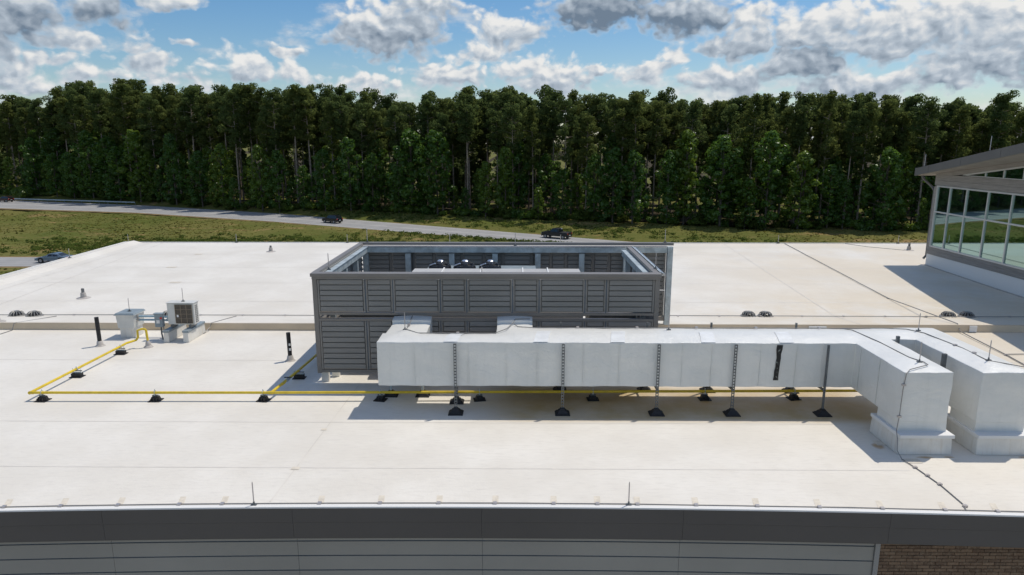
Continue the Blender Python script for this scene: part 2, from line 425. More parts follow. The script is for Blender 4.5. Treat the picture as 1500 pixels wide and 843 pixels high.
# ------------------------------------------------------------------ main building
bld = thing('flat_roofed_building', 'large low building with a white membrane roof and dark grey fascia', 'building', (3, 26, GZ))
mb = MB()
nx = 114; xs = np.linspace(RX0, RX1, nx); ys = [None, 11.8, 13, 15, 17, 19, 21, 22.87]
for x in xs:
    for y in ys: mb.v.append((x, edge_y(x) if y is None else y, 0.))
for i in range(nx-1):
    for j in range(len(ys)-1): a = i*len(ys)+j; mb.f.append((a, a+len(ys), a+len(ys)+1, a+1))
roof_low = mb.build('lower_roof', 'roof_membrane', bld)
mb = MB(); ys = [22.875, 24, 25.2, 27, 30, 34, 38, 42.2]; xs2 = [-24.6, -24.1, -23.6, -20, 0, 20, RX1]
def crest(x): return .13 if abs(x+24.1) < .01 else (.06 if x < -24.5 else 0)
for x in xs2:
    for y in ys: mb.v.append((x, y, back_z(y)+crest(x)))
for i in range(len(xs2)-1):
    for j in range(len(ys)-1): a = i*len(ys)+j; mb.f.append((a, a+len(ys), a+len(ys)+1, a+1))
roof_up = mb.build('upper_roof', 'roof_membrane', bld)
MB().hexa([(RX0,22.845,0.004),(RX1,22.845,0.004),(RX1,23.0,0.004),(RX0,23.0,0.004),(RX0,22.872,.246),(RX1,22.872,.246),(RX1,23.0,.235),(RX0,23.0,.235)]).build('roof_step', 'roof_step', bld)
# lapped seams of the membrane sheets: strips 3 mm proud
def strip(y0, y1, x0, x1, off=.003):
    b = MB(); z0, z1 = rz_(0, y0)+off, rz_(0, y1)+off
    return b.quadset([(x0,y0,z0),(x1,y0,z0),(x1,y1,z1),(x0,y1,z1)], [(0,1,2,3)])
for y in (38.25, 34.5, 30.9, 27.35): strip(y, y+.045, -22.6, 21.0).build('membrane_seam', 'roof_seam', roof_up)
strip(40.6, 40.64, -22.6, 25).build('membrane_seam', 'roof_seam', roof_up)
for y in (19.5, 12.62, 14.9): strip(y, y+.03, RX0, 7.8 if y < 15 else -5.5).build('membrane_seam', 'roof_seam', roof_low)
strip(19.5, 19.53, 5.4, 30).build('membrane_seam', 'roof_seam', roof_low)
LAPP = [(-4.52, 11.3), (-4.47, 12.55), (-4.44, 13.5), (-4.36, 15.8), (-4.3, 17.5)]
def lap(pts, w, parent, name='membrane_seam', material='roof_seam'):
    b = MB()
    for (x0, y0), (x1, y1) in zip(pts, pts[1:]):
        dx_, dy_ = x1-x0, y1-y0; L = math.hypot(dx_, dy_); nx_, ny_ = -dy_/L*w/2, dx_/L*w/2
        q = [(x0+nx_,y0+ny_),(x1+nx_,y1+ny_),(x1-nx_,y1-ny_),(x0-nx_,y0-ny_)]
        b.quadset([(a, c, rz_(a, c)+.006) for a, c in q], [(0,1,2,3)])
    return b.build(name, material, parent)
lap(LAPP, .02, roof_low)
lap([(-20.9, 25.2), (-21.4, 30), (-22.2, 42)], .045, roof_up)
lap([(-22.9, 25.2), (-23.0, 30), (-23.0, 42)], .03, roof_up)
lap([(12.7, 42), (12.25, 30), (12.0, 25.2), (11.85, 23.0)], .04, roof_up)
lap([(11.8, 22.8), (11.4, 20), (11.2, 17.5)], .03, roof_low)
CLIPX = [-9.2, -8.21, -7.2, -6.11, -5.34, -3.59, -2.5, -1.44, -.42, .64, 1.43, 2.15, 3.2, 4.29, 5.39, 6.49, 7.58, 8.48, 9.4, -10.3, -11.4]
for x in CLIPX:
    dxs = -x*.012
    y = edge_y(x); MB().quadset([(x-.05,y+.1,.004),(x+.06,y+.1,.004),(x+.06-dxs,y+.36,.004),(x-.05-dxs,y+.36,.004)], [(0,1,2,3)]).build('adhesive_patch', 'patch', roof_low)
for (x, y, w, h) in [(-4.47, 12.6, .16, .12), (-4.43, 14.5, .12, .1), (-18.2, 38.2, .4, .3), (-17.9, 34.5, .5, .3), (-16.0, 31, .5, .3), (7.85, 13.9, .2, .25), (8.1, 13.05, .3, .2), (9.5, 22.4, .5, .3),
                     ]:
    z = rz_(x, y)+.0075; MB().quadset([(x-w/2,y-h/2,z),(x+w/2,y-h/2,z),(x+w/2,y+h/2,z),(x-w/2,y+h/2,z)], [(0,1,2,3)]).build('adhesive_patch', 'patch', roof_low if y < 22 else roof_up)
MB().box(10.0, 10.6, 22.80, 22.84, .03, .20).build('step_patch', 'edge_white', bld)
MB().box(15.5, 15.75, 22.80, 22.84, .02, .23).build('step_patch', 'edge_white', bld)
# back and left roof edges
MB().box(RX0-.03, RX1, 42.2, 42.26, -.5, .30).build('roof_edge', 'edge_white', bld)
MB().hexa([(-24.66,11,-.5),(-24.6,11,-.5),(-24.6,42.2,-.5),(-24.66,42.2,-.5),(-24.66,11,.02),(-24.6,11,.02),(-24.6,42.2,.33),(-24.66,42.2,.33)]).build('roof_edge', 'edge_white', bld)
# front fascia: two courses of panels between joints, following the slightly bowed edge
JX = [RX0, -20.9, -17.5, -14.1, -10.8, -7.44, -4.06, -.66, 2.96, 6.6, 10., 13.4, 16.8, 20.2, 23.6, 27., RX1]
def bowed(x0, x1, o0, o1, z0, z1, n=7):
    b = MB()
    for k in range(n):
        x = x0+(x1-x0)*k/(n-1); y = edge_y(x)
        b.v += [(x, y-o0, z1), (x, y-o0, z0), (x, y-o1, z0), (x, y-o1, z1)]
    for k in range(n-1):
        a = k*4
        for q in range(4): b.f.append((a+q, a+(q+1) % 4, a+4+(q+1) % 4, a+4+q))
    b.f.append((0, 3, 2, 1)); e = (n-1)*4; b.f.append((e, e+1, e+2, e+3)); return b
for x0, x1 in zip(JX, JX[1:]):
    bowed(x0+.002, x1-.002, .05, .0, -.295, -.018).build('fascia_panel', 'fascia', bld)
    bowed(x0+.002, x1-.002, .04, .0, -.61, -.302).build('fascia_panel', 'fascia', bld)
    bowed(x0, x1, .056, -.04, -.016, .012).build('edge_trim', 'edge_white', bld)
    bowed(x0, x1, .0, -.3, -.605, -.02).build('fascia_backing', 'fascia', bld)
    bowed(x0, x1, -.02, -.22, -.66, -.612).build('soffit', 'fascia', bld)
# metal wall panels (courses), trimmed where the brick starts
WX = [RX0, -20.9, -17.5, -14.1, -10.8, -7.44, -4.06, -.66, 2.96, 6.47]
zc = [-.64, -.775, -1.075, -1.375, -1.675, -2.0]
for x0, x1 in zip(WX, WX[1:]):
    for z1, z0 in zip(zc, zc[1:]):
        bowed(x0+.003, x1-.003, -.12, -.2, z0+.012, z1-.012).build('wall_panel', 'wall_metal', bld)
    bowed(x0, x1, -.142, -.22, -11, -.64).build('wall_backing', 'wall_groove', bld)
    bowed(x0+.003, x1-.003, -.12, -.14, -11, -2.01).build('wall_panel', 'wall_metal', bld)
bowed(6.475, 6.56, -.09, -.25, -11, -.64, 3).build('corner_trim', 'trim_light', bld)
bw = MB().box(6.565, RX1, 11.262, 11.5, -11, -.66).build('brick_wall', 'mortar', bld)
bricks = {}
for r in range(14):
    z0 = -.70-.0667*(r+1)
    for c in range(16):
        x0 = 6.575+.2133*c-(.1067 if r % 2 else 0)
        x0c = max(x0, 6.57); w = x0+.2033-x0c
        key = round(w, 3)
        if key not in bricks:
            b = MB().box(0, w, -.012, .03, 0, .0567); me_o = b.build('brick', 'brick', bw); bricks[key] = me_o
        else: me_o = bricks[key].copy(); col.objects.link(me_o)
        me_o.location = (x0c-WL['flat_roofed_building'][0], 11.258-.004*random.random()-WL['flat_roofed_building'][1], z0-GZ)
        if key in bricks and me_o is bricks[key]:
            for v in me_o.data.vertices: v.co += WL['flat_roofed_building']
# remaining walls of the block
MB().box(RX0+.2, RX0+.4, 11.2, 42, -11, -.5).build('side_wall', 'wall_metal', bld)
MB().box(RX0+.4, RX1, 41.8, 42, -11, -.5).build('back_wall', 'wall_metal', bld)
MB().box(RX1-.2, RX1, 11.5, 41.8, -11, -.1).build('side_wall', 'wall_metal', bld)

# ------------------------------------------------------------------ louvred equipment screen
scr = thing('louvred_equipment_screen', 'dark grey louvred screen wall enclosing rooftop plant in the middle of the roof', 'equipment screen', (-.9, 20.3, 0))
SX0, SX1, SYF, SYB = -5.44, 3.70, 17.6, 23.12
def slat_y(x0, x1, y, z, h, sgn, parent, nm='slat'):
    """louvre blade on a wall in the XZ plane: top edge set back, lower lip proud (sgn -1 faces the camera)"""
    e = .06; b = MB()
    b.prism([(y+sgn*.022, z+h-.004), (y+sgn*.036, z+.030), (y+sgn*.034, z+.024), (y-sgn*.012, z+.012), (y-sgn*.012, z+h-.004)], x0+e, x1-e, 'x')
    return b.build(nm, 'screen', parent)
def louvre_panel(x0, x1, y, z0, z1, sgn, proud, parent):
    yy = y+sgn*proud
    f = MB(); t = .04                                   # edge frame of the panel and a blind back sheet
    f.box(x0, x0+t, yy-.02, yy+.02, z0, z1); f.box(x1-t, x1, yy-.02, yy+.02, z0, z1)
    f.box(x0+t, x1-t, yy-sgn*.03-.005, yy-sgn*.03+.005, z0, z1)
    p = f.build('louvre_panel', 'screen', parent)
    n = int(round((z1-z0)/.15)); h = (z1-z0)/n
    for k in range(n): slat_y(x0, x1, yy, z0+k*h, h, sgn, p)
    return p
PX = [-5.32, -4.05, -3.32, -2.07, -1.37, -.16, .54, 1.75, 2.31, 3.58]
for i, (a, b) in enumerate(zip(PX, PX[1:])):
    pr = .022 if i % 2 == 0 else .0
    louvre_panel(a+.014, b-.014, SYF, 1.995, 2.865, -1, pr, scr)
    louvre_panel(a+.012, b-.012, SYF, .395, 1.74, -1, pr, scr)
f = 'screen_trim'
MB().box(SX0-.03, SX1+.03, SYF-.11, SYF+.16, 2.955, 3.045).build('coping', f, scr, bevel=.008)
MB().box(SX0, SX1, SYF-.08, SYF+.06, 2.885, 2.953).build('head_rail', f, scr)
MB().box(SX0+.125, SX1-.125, SYF-.045, SYF+.06, 1.915, 1.978).build('mid_rail', f, scr)
MB().box(SX0+.125, SX1-.125, SYF-.045, SYF+.06, 1.748, 1.815).build('mid_rail', f, scr)
MB().box(SX0+.125, SX1-.125, SYF-.045, SYF+.06, .31, .388).build('sill_rail', f, scr)
for x in (SX0, SX1-.12): MB().box(x, x+.12, SYF-.05, SYF+.07, .29, 2.883).build('corner_post', f, scr)
for x in PX[1:-1]: MB().box(x-.012, x+.012, SYF-.02, SYF+.04, 1.98, 2.883).build('mullion', 'wall_groove', scr)
for x in PX[1:-1]: MB().box(x-.012, x+.012, SYF-.02, SYF+.04, .39, 1.746).build('mullion', 'wall_groove', scr)
# side walls
def slat_x(y0, y1, x, z, h, sgn, parent):
    b = MB(); b.prism([(x+sgn*.004, z+h-.012), (x+sgn*.05, z+.03), (x+sgn*.05, z+.012), (x-sgn*.012, z+.022), (x-sgn*.012, z+h-.012)], y0+.04, y1-.04, 'y')
    return b.build('slat', 'screen', parent)
for (x, sgn) in ((SX0+.05, 1), (SX1-.05, -1)):
    yb = SYB if sgn > 0 else 22.35
    yy = [SYF+.1, 18.9, 20.3, 21.7, yb-.05]
    for a, b in zip(yy, yy[1:]):
        p = MB().box(x-.012, x+.012, a+.01, b-.01, .4, 2.9).build('louvre_panel', 'screen', scr)
        for k in range(16): slat_x(a, b, x, .4+k*.155, .155, sgn, p)
    MB().box(x-.09, x+.07 if sgn > 0 else x+.05, SYF+.162, yb, 2.96, 3.04).build('coping', f, scr)
    xb = x+sgn*.17
    MB().box(xb-.09, xb+.09, SYF+.17, yb-.1, 2.74, 2.94).build('beam', 'galv', scr, bevel=.01)
    MB().box(xb+sgn*.10, xb+sgn*.11, SYF+.17, yb-.1, 2.93, 2.95).build('beam_flange', 'galv', scr)
    for y in (18.6, 20.1, 21.5): MB().box(xb-.07, xb+.07, y-.07, y+.07, .05, 2.738).build('column', 'galv', scr)
    if sgn < 0: MB().box(x+.085, x+.12, SYF+.162, yb, 2.97, 3.05).build('rail', 'galv', scr); MB().box(x+.16, x+.19, SYF+.162, yb, 2.97, 3.02).build('rail', 'chrome', scr)
# rear wall, wider than the front
BX = [-5.30, -4.4, -3.6, -2.9, -1.95, -1.2, -.55, .45, 1.1, 1.62, 2.55, 3.1, 4.3, 5.05]
for a, b in zip(BX, BX[1:]): louvre_panel(a+.01, b-.01, SYB+.05, 1.4, 2.88, -1, .0, scr)
for a, b in ((-5.3, -2.0), (-2.0, 1.6), (1.6, 5.05)): louvre_panel(a+.01, b-.01, SYB+.05, .45, 1.38, -1, .0, scr)
for x in BX[1:-1]: MB().box(x-.03, x+.03, SYB+.0, SYB+.1, .4, 2.9).build('mullion', f, scr)
MB().box(SX0-.03, 5.28, SYB-.02, SYB+.18, 2.965, 3.05).build('coping', f, scr)
MB().box(SX0+.1, 5.02, SYB-.24, SYB-.06, 2.74, 2.93).build('beam', 'galv', scr, bevel=.008)
MB().box(SX0+.1, 5.02, SYB-.26, SYB-.04, 2.932, 2.955).build('beam_flange', 'chrome', scr)
for x in (-5.22, -3.77, -2.28, -.81, .65, 2.14, 3.65): 
    MB().box(x-.09, x+.09, SYB-.24, SYB-.07, .05, 2.71).build('column', 'galv', scr)
    MB().box(x-.13, x+.13, SYB-.26, SYB-.05, 2.712, 2.738).build('cap_plate', 'galv_dark', scr)
MB().box(5.03, 5.22, SYB-.25, SYB-.05, .0, 2.95).build('column', 'galv', scr, bevel=.01)
MB().box(3.86, 5.02, SYB-.2, SYB-.1, 1.95, 2.03).build('tie_bar', 'edge_white', scr)
MB().box(3.86, 5.02, SYB-.2, SYB-.06, .36, .5).build('tie_bar', 'soffit', scr)
for (x, y) in ((-5.28, 17.72), (-2.6, 17.72), (.4, 17.72), (3.5, 17.72), (-5.1, 18.1)): MB().box(x-.1, x+.1, y-.04, y+.1, .0, .308).build('foot', 'curb_white', scr, bevel=.01)

# plant inside the screen
ch = thing('rooftop_air_handler', 'rooftop air handling unit with a pale grey panelled top inside the louvred screen', 'air handler', (-.7, 19.7, 0))
tx = [-3.22, -2.3, -1.14, .12, .88, 1.86]
for a, b in zip(tx, tx[1:]):
    MB().prism([(18.55, 2.50), (18.75, 2.58), (19.7, 2.61), (20.75, 2.585), (20.75, 2.5)], a+.008, b-.008, 'x').build('top_panel', 'unit_top', ch)
for x in tx[1:-1]:
    MB().box(x-.018, x+.018, 18.6, 20.76, 2.585, 2.622).build('standing_seam', 'label_white', ch)
MB().box(-3.15, 1.8, 18.6, 20.7, .35, 2.498).build('cabinet', 'unit_top', ch)
MB().box(-3.05, 1.7, 18.7, 20.6, .0, .348).build('base_rail', 'galv_dark', ch)
cu = thing('condenser_section', 'grey condenser cabinet with three black topped fans behind the air handler', 'condenser', (-.4, 21.5, 0))
MB().box(-2.95, .55, 21.0, 22.2, .3, 2.42).build('cabinet', 'grey_box', cu)
MB().box(-2.85, .45, 21.05, 22.15, .0, .298).build('base_rail', 'galv_dark', cu)
for k, x in enumerate((-2.52, -1.73, -.92)):
    b = MB(); b.lathe(x, 21.5, [(.36, 2.425), (.36, 2.50), (.33, 2.56), (.27, 2.56), (.27, 2.53)], 20)
    fn = b.build('fan', 'fan_black', cu, smooth=True)
    g = MB()
    for q in range(8):
        an = q*math.pi/8
        g.tube([(x+math.cos(an)*r*s_, 21.5+math.sin(an)*r*s_, z) for s_ in (1,) for r, z in ((.33, 2.565), (.22, 2.63), (.0, 2.67), (-.22, 2.63), (-.33, 2.565))], .007, 4)
    for r, z in ((.15, 2.655), (.24, 2.62), (.3, 2.585)):
        g.tube([(x+math.cos(t*math.pi/8)*r, 21.5+math.sin(t*math.pi/8)*r, z) for t in range(17)], .006, 4)
    g.build('fan_guard', 'fan_black', fn)
    MB().lathe(x+.02, 21.5, [(.10, 2.60), (.105, 2.70), (.07, 2.73), (.0, 2.735)], 14).build('fan_motor', 'chrome', fn, smooth=True)
    MB().tube([(x-.34, 21.42, 2.5), (x-.30, 21.3, 2.58), (x-.12, 21.22, 2.66)], .022, 6).build('fan_bracket', 'chrome', fn)

for (a, b, h, l) in ((-5.0, -3.4, 1.72, 'dark control cabinet in the left corner inside the louvred screen'), (2.0, 3.3, 1.72, 'dark control cabinet in the right corner inside the louvred screen')):
    t = thing('control_cabinet', l, 'cabinet', ((a+b)/2, 19.3, 0), 'cabinets inside the screen')
    MB().box(a, b, 18.75, 19.9, .1, h).build('casing', 'galv_dark', t, bevel=.02); MB().box(a-.03, b+.03, 18.72, 19.93, h+.002, h+.04).build('lid', 'galv_dark', t)
    MB().box(a+.05, b-.05, 18.8, 19.85, .0, .098).build('plinth', 'galv_dark', t)
# ------------------------------------------------------------------ wrapped ventilation duct
duct = thing('wrapped_ventilation_duct', 'long silver white wrapped air duct on stands, its two legs turning down at right', 'duct', (2.5, 16.2, 0))
cells = [(-3.38, -2.28, 15.58, 16.32), (-3.30, -2.30, 16.32, 17.25), (-2.28, 7.97, 15.58, 16.32), (-.56, .36, 16.32, 17.25), (.36, 7.97, 16.32, 16.86),
         (7.97, 8.98, 13.5, 16.86), (8.98, 9.58, 15.93, 16.95), (9.58, 10.62, 13.5, 17.0)]
def inside(x, y): return any(a <= x <= b and c <= y <= d for a, b, c, d in cells)
def wob(x, y, z, s=1.):
    return (math.sin(x*5.1+z*3)+math.sin(y*6.3+x*2.2+z*5)+math.sin(x*11.7-z*9.1+y*4))*.0045*s
def grid_coords(vals, step):
    vals = sorted(set(round(v, 3) for v in vals)); out = [vals[0]]
    for a, b in zip(vals, vals[1:]):
        n = max(1, int(round((b-a)/step)))
        out += [a+(b-a)*(k+1)/n for k in range(n)]
    return out
def shell(cells, z0, z1, crown, step=.13, nz=8):
    xs = grid_coords([c[0] for c in cells]+[c[1] for c in cells], step); ys = grid_coords([c[2] for c in cells]+[c[3] for c in cells], step)
    ins = [[inside((xs[i]+xs[i+1])/2, (ys[j]+ys[j+1])/2) if cells is not None else True for j in range(len(ys)-1)] for i in range(len(xs)-1)]
    def I(i, j): return 0 <= i < len(xs)-1 and 0 <= j < len(ys)-1 and ins[i][j]
    # distance of grid points to the outline, for the crown
    bp = [(xs[i], ys[j]) for i in range(len(xs)) for j in range(len(ys))
          if any(I(a, b) for a in (i-1, i) for b in (j-1, j)) and not all(I(a, b) for a in (i-1, i) for b in (j-1, j))]
    bpa = np.array(bp)
    b = MB(); idx = {}
    def vid(i, j, k):
        key = (i, j, k)
        if key not in idx:
            x, y = xs[i], ys[j]; z = z0+(z1-z0)*k/nz
            dmin = float(np.min(np.hypot(bpa[:, 0]-x, bpa[:, 1]-y)))
            if k == nz: z += crown*min(1, dmin/.45)+wob(x, y, 0, .6)
            if k == 0: z += wob(x, y, 1, .8)
            cx = wob(y, z, x, 1.0); cy = wob(z, x, y, 1.0)
            s_ = 1 if 0 < k < nz else .35
            idx[key] = len(b.v); b.v.append((x+cx*s_, y+cy*s_, z))
        return idx[key]
    for i in range(len(xs)-1):
        for j in range(len(ys)-1):
            if not I(i, j): continue
            b.f.append((vid(i,j,nz), vid(i+1,j,nz), vid(i+1,j+1,nz), vid(i,j+1,nz)))
            b.f.append((vid(i,j,0), vid(i,j+1,0), vid(i+1,j+1,0), vid(i+1,j,0)))
            for (di, dj, p, q) in ((-1,0,(i,j),(i,j+1)), (1,0,(i+1,j+1),(i+1,j)), (0,-1,(i+1,j),(i,j)), (0,1,(i,j+1),(i+1,j+1))):
                if not I(i+di, j+dj):
                    for k in range(nz): b.f.append((vid(*p,k), vid(*p,k+1), vid(*q,k+1), vid(*q,k)))
    return b
shell(cells, .66, 1.755, .07).build('duct_run', 'duct_wrap', duct, smooth=True, bevel=.012)
for (a, b_) in ((-3.30, -2.30), (-.56, .36)):
    bb = MB(); n = 9
    for k in range(n):                                   # raised flexible stub into the screen, with a sagging lip
        x = a+(b_-a)*k/(n-1); ar = math.sin(math.pi*k/(n-1))
        zt = 1.86+.022*ar
        bb.v += [(x, 17.24, .9), (x, 17.235-.02*ar, zt-.015), (x, 17.27, zt), (x, 17.36, zt+.012), (x, 17.56, zt+.02), (x, 17.56, .9)]
    for k in range(n-1):
        for q in range(6): bb.f.append((k*6+q, k*6+(q+1) % 6, k*6+6+(q+1) % 6, k*6+6+q))
    bb.f.append(tuple(range(6))); bb.f.append(tuple((n-1)*6+q for q in range(6)))
    bb.build('duct_stub', 'duct_wrap', duct, smooth=True)
cells_keep = cells
for (a, b_) in ((8.0, 8.985), (9.60, 10.61)):
    cells = [(a, b_, 13.515, 14.38)]
    shell(cells, .40, .70, 0., .14, 3).build('duct_drop', 'duct_wrap', duct, smooth=True)
cells = cells_keep
for (a, b_, t, name) in ((7.93, 9.07, .45, 'roof_curb'), (9.55, 10.75, .45, 'roof_curb')):
    c = MB().frustum((a+b_)/2, 13.93, .0, .37, (b_-a)/2-.01, .60, (b_-a)/2-.02, .57).build(name, 'curb_white', duct, bevel=.02)
    MB().box(a, b_, 13.31, 14.53, .372, .45).build('curb_flashing', 'edge_white', c, bevel=.012)
# joint tape bands lying over the top and down the front
for x in (-1.62, .52, 2.35, 4.5, 6.35):
    w = .17; b = MB(); pts = [(15.57, 1.2)] 
    n = 7
    for k in range(n):
        y = 15.585+k*(16.29-15.585)/(n-1); dd = min(y-15.58, (16.32 if x < .3 else 16.86)-y, .45); b.v += [(x-w+.16*(y-15.58), y, 1.758+.07*min(1, max(dd, 0)/.45)+.009), (x+w+.16*(y-15.58), y, 1.758+.07*min(1, max(dd, 0)/.45)+.009)]
    for k in range(n-1): b.f.append((2*k, 2*k+1, 2*k+3, 2*k+2))
    b.build('joint_tape', 'duct_tape', duct)
for x in (-2.5, -1.2, -.3, .45, 1.55, 2.4, 3.9, 4.6, 5.75, 6.6, 7.2):
    MB().box(x-.009, x+.009, 15.562, 15.575, .68, 1.73).build('wrap_seam', 'duct_wrap', duct)
for y in (14.45, 15.3): MB().box(7.947, 7.957, y-.009, y+.009, .68, 1.73).build('wrap_seam', 'duct_wrap', duct)
tr = MB(); n = 9
prof = [(6.12, 6.25), (6.11, 6.245), (6.12, 6.22), (6.13, 6.225), (6.115, 6.215), (6.12, 6.21), (6.10, 6.205), (6.10, 6.20), (6.085, 6.205)]
for k, (a, b_) in enumerate(prof): z = 1.71-k*(1.71-.84)/8; tr.v += [(a, 15.556, z), (b_, 15.556, z), (b_, 15.59, z), (a, 15.59, z)]
for k in range(8):
    for q in range(4): tr.f.append((k*4+q, k*4+(q+1) % 4, k*4+4+(q+1) % 4, k*4+4+q))
tr.f += [(0, 1, 2, 3), (32, 33, 34, 35)]
tr.build('torn_strip', 'torn_lining', duct, label='black torn strip exposing the lining of the duct')

# duct stands
def foot_pad(cx, cy, parent):
    b = MB(); b.frustum(cx, cy, .0, .025, .18, .155, .175, .15); b.frustum(cx, cy, .025, .11, .145, .12, .085, .07)
    b.frustum(cx, cy, .11, .15, .07, .06, .05, .045)
    for s in (-1, 1): b.hexa([(cx+s*.16-.008,cy-.14,.025),(cx+s*.16+.008,cy-.14,.025),(cx+s*.16+.008,cy+.14,.025),(cx+s*.16-.008,cy+.14,.025),
                              (cx+s*.13-.008,cy-.11,.06),(cx+s*.13+.008,cy-.11,.06),(cx+s*.13+.008,cy+.11,.06),(cx+s*.13-.008,cy+.11,.06)])
    return b.build('rubber_foot', 'black_rubber', parent, bevel=.006)
def slotted_post(x, y, z0, z1, parent, slotted=True):
    b = MB(); w = .034
    if slotted:
        b.box(x-w, x-w+.012, y-.02, y+.02, z0, z1); b.box(x+w-.012, x+w, y-.02, y+.02, z0, z1)
        n = int((z1-z0)/.075)
        for k in range(n+1): b.box(x-w+.012, x+w-.012, y-.012, y-.006, z0+k*.075, z0+k*.075+.032)
    else: b.box(x-.022, x+.022, y-.022, y+.022, z0, z1)
    return b.build('post', 'galv_dark', parent)
ords = ['leftmost tall front post, by the sunlit patch', 'second tall front post from the left', 'middle one of five tall front posts',
        'tall front post left of the torn strip', 'tall front post beside the turning leg']
for i, (xf, xr, yr) in enumerate(((-1.51, -1.55, 16.62), (1.06, 1.09, 17.08), (3.32, 3.32, 17.08), (5.13, 4.97, 17.06), (7.3, 7.14, 17.04))):
    st = thing('duct_stand', ('plain steel duct stand on black feet, ' if i == 4 else 'slotted steel duct stand on black feet, ')+ords[i], 'duct stand', (xf, 15.48, 0), 'duct stands along the run')
    foot_pad(xf, 15.48, st); slotted_post(xf, 15.50, .14, 1.74, st, i < 4)
    yr_ = yr if i else 16.2
    foot_pad(xr, yr_, st); slotted_post(xr, yr if i else 16.55, .14, 1.86 if i else .64, st, False) if i else slotted_post(xr, 16.2, .14, .6, st, True)
    MB().hexa([(xf-.02,15.50,.59),(xf+.02,15.50,.59),(xr+.02,yr_,.59),(xr-.02,yr_,.59),(xf-.02,15.50,.635),(xf+.02,15.50,.635),(xr+.02,yr_,.635),(xr-.02,yr_,.635)]).build('cross_bar', 'galv_dark', st)
st = thing('duct_stand', 'short stand with two black feet under the left end of the duct', 'duct stand', (-2.88, 16.65, 0), 'duct stands along the run')
for x in (-3.29, -2.47): foot_pad(x, 16.66, st); MB().box(x-.03, x+.03, 16.63, 16.69, .14, .59).build('post', 'galv', st)
MB().box(-3.4, -2.36, 16.63, 16.69, .592, .645).build('cross_bar', 'galv', st)
st = thing('duct_stand', 'duct stand with dark posts standing in the gap between the two duct legs', 'duct stand', (9.3, 15.2, 0), 'duct stands along the run')
foot_pad(9.45, 14.85, st); MB().box(9.40, 9.49, 14.56, 14.62, .1, 1.82).build('post', 'galv_dark', st); MB().box(9.02, 9.09, 15.75, 15.81, .1, 1.88).build('post', 'galv_dark', st)
foot_pad(9.08, 15.78, st)
for x in (4.2, 5.9, 7.7): pass

# ------------------------------------------------------------------ gas pipe and its supports
gp = thing('yellow_gas_pipe', 'thin yellow gas pipe running over the roof around to the left of the duct', 'pipe', (-6, 16.2, 0))
ZP = .215; pr = .036
MB().tube([(-12.34, 16.20, ZP), (-12.30, 20.15, ZP+.02), (-12.29, 20.45, ZP+.03)], pr, 8).build('pipe_run', 'yellow', gp, smooth=True)
MB().tube([(-12.34, 16.20, ZP), (-6.2, 16.26, ZP), (0, 16.38, ZP), (8.9, 16.55, ZP)], pr, 8).build('pipe_run', 'yellow', gp, smooth=True)
MB().tube([(-12.34, 16.17, ZP), (-12.34, 16.20, ZP), (-12.26, 16.20, ZP)], .044, 8).build('elbow', 'yellow', gp, smooth=True)
MB().tube([(-6.25, 16.27, ZP), (-6.10, 18.0, ZP), (-6.0, 19.6, ZP), (-5.9, 23.6, ZP+.1)], pr, 8).build('pipe_run', 'yellow', gp, smooth=True)
MB().tube([(-6.31, 16.26, ZP), (-6.25, 16.26, ZP), (-6.19, 16.262, ZP)], .046, 8).build('tee', 'yellow', gp, smooth=True)
MB().tube([(-6.19, 16.86, ZP), (-6.17, 17.02, ZP)], .04, 8).build('union', 'yellow', gp, smooth=True)
vb = MB().tube([(-6.15, 17.12, ZP), (-6.14, 17.3, ZP)], .038, 8).build('valve', 'galv', gp, smooth=True)
MB().box(-6.24, -6.05, 17.22, 17.25, ZP+.05, ZP+.07).build('handle', 'black_rubber', vb)
MB().tube([(-12.29, 20.45, ZP+.03), (-12.15, 20.75, ZP+.04), (-12.10, 20.78, ZP+.12), (-12.10, 20.79, .56), (-11.98, 20.82, .60), (-11.88, 20.82, .60), (-11.84, 20.82, .56), (-11.82, 20.82, .2)], pr, 8).build('riser', 'yellow', gp, smooth=True)
tag(MB().lathe(-11.82, 20.82, [(.15, .0), (.13, .03), (.085, .07), (.075, .16), (.045, .2), (.03, .24)], 14).build('pipe_boot', 'pvc_grey', None, smooth=True),
    'small cone shaped pipe boot on the roof where the yellow pipe comes up', 'pipe boot')
def pipe_support():
    t = thing('pipe_support', 'x', 'pipe support', (0, 0, 0), 'black blocks carrying the yellow pipe')
    b = MB(); b.frustum(0, 0, 0, .02, .15, .13, .15, .13); b.frustum(0, 0, .02, .115, .105, .085, .075, .07)
    for k in (-.07, 0, .07): b.box(k-.012, k+.012, -.118, -.062, .02, .085)
    b.build('rubber_block', 'black_rubber', t, bevel=.006)
    MB().box(-.07, .07, -.022, .022, .117, .15).build('strut', 'galv_dark', t)
    c = MB(); c.box(-.016, .016, -.035, .035, .152, .185); c.tube([(0, -.035, .17), (0, -.037, .24), (0, -.02, .262), (0, .02, .262), (0, .037, .24), (0, .035, .17)], .009, 5); c.box(-.008, .008, -.006, .006, .262, .3)
    c.build('clamp', 'galv', t); return t
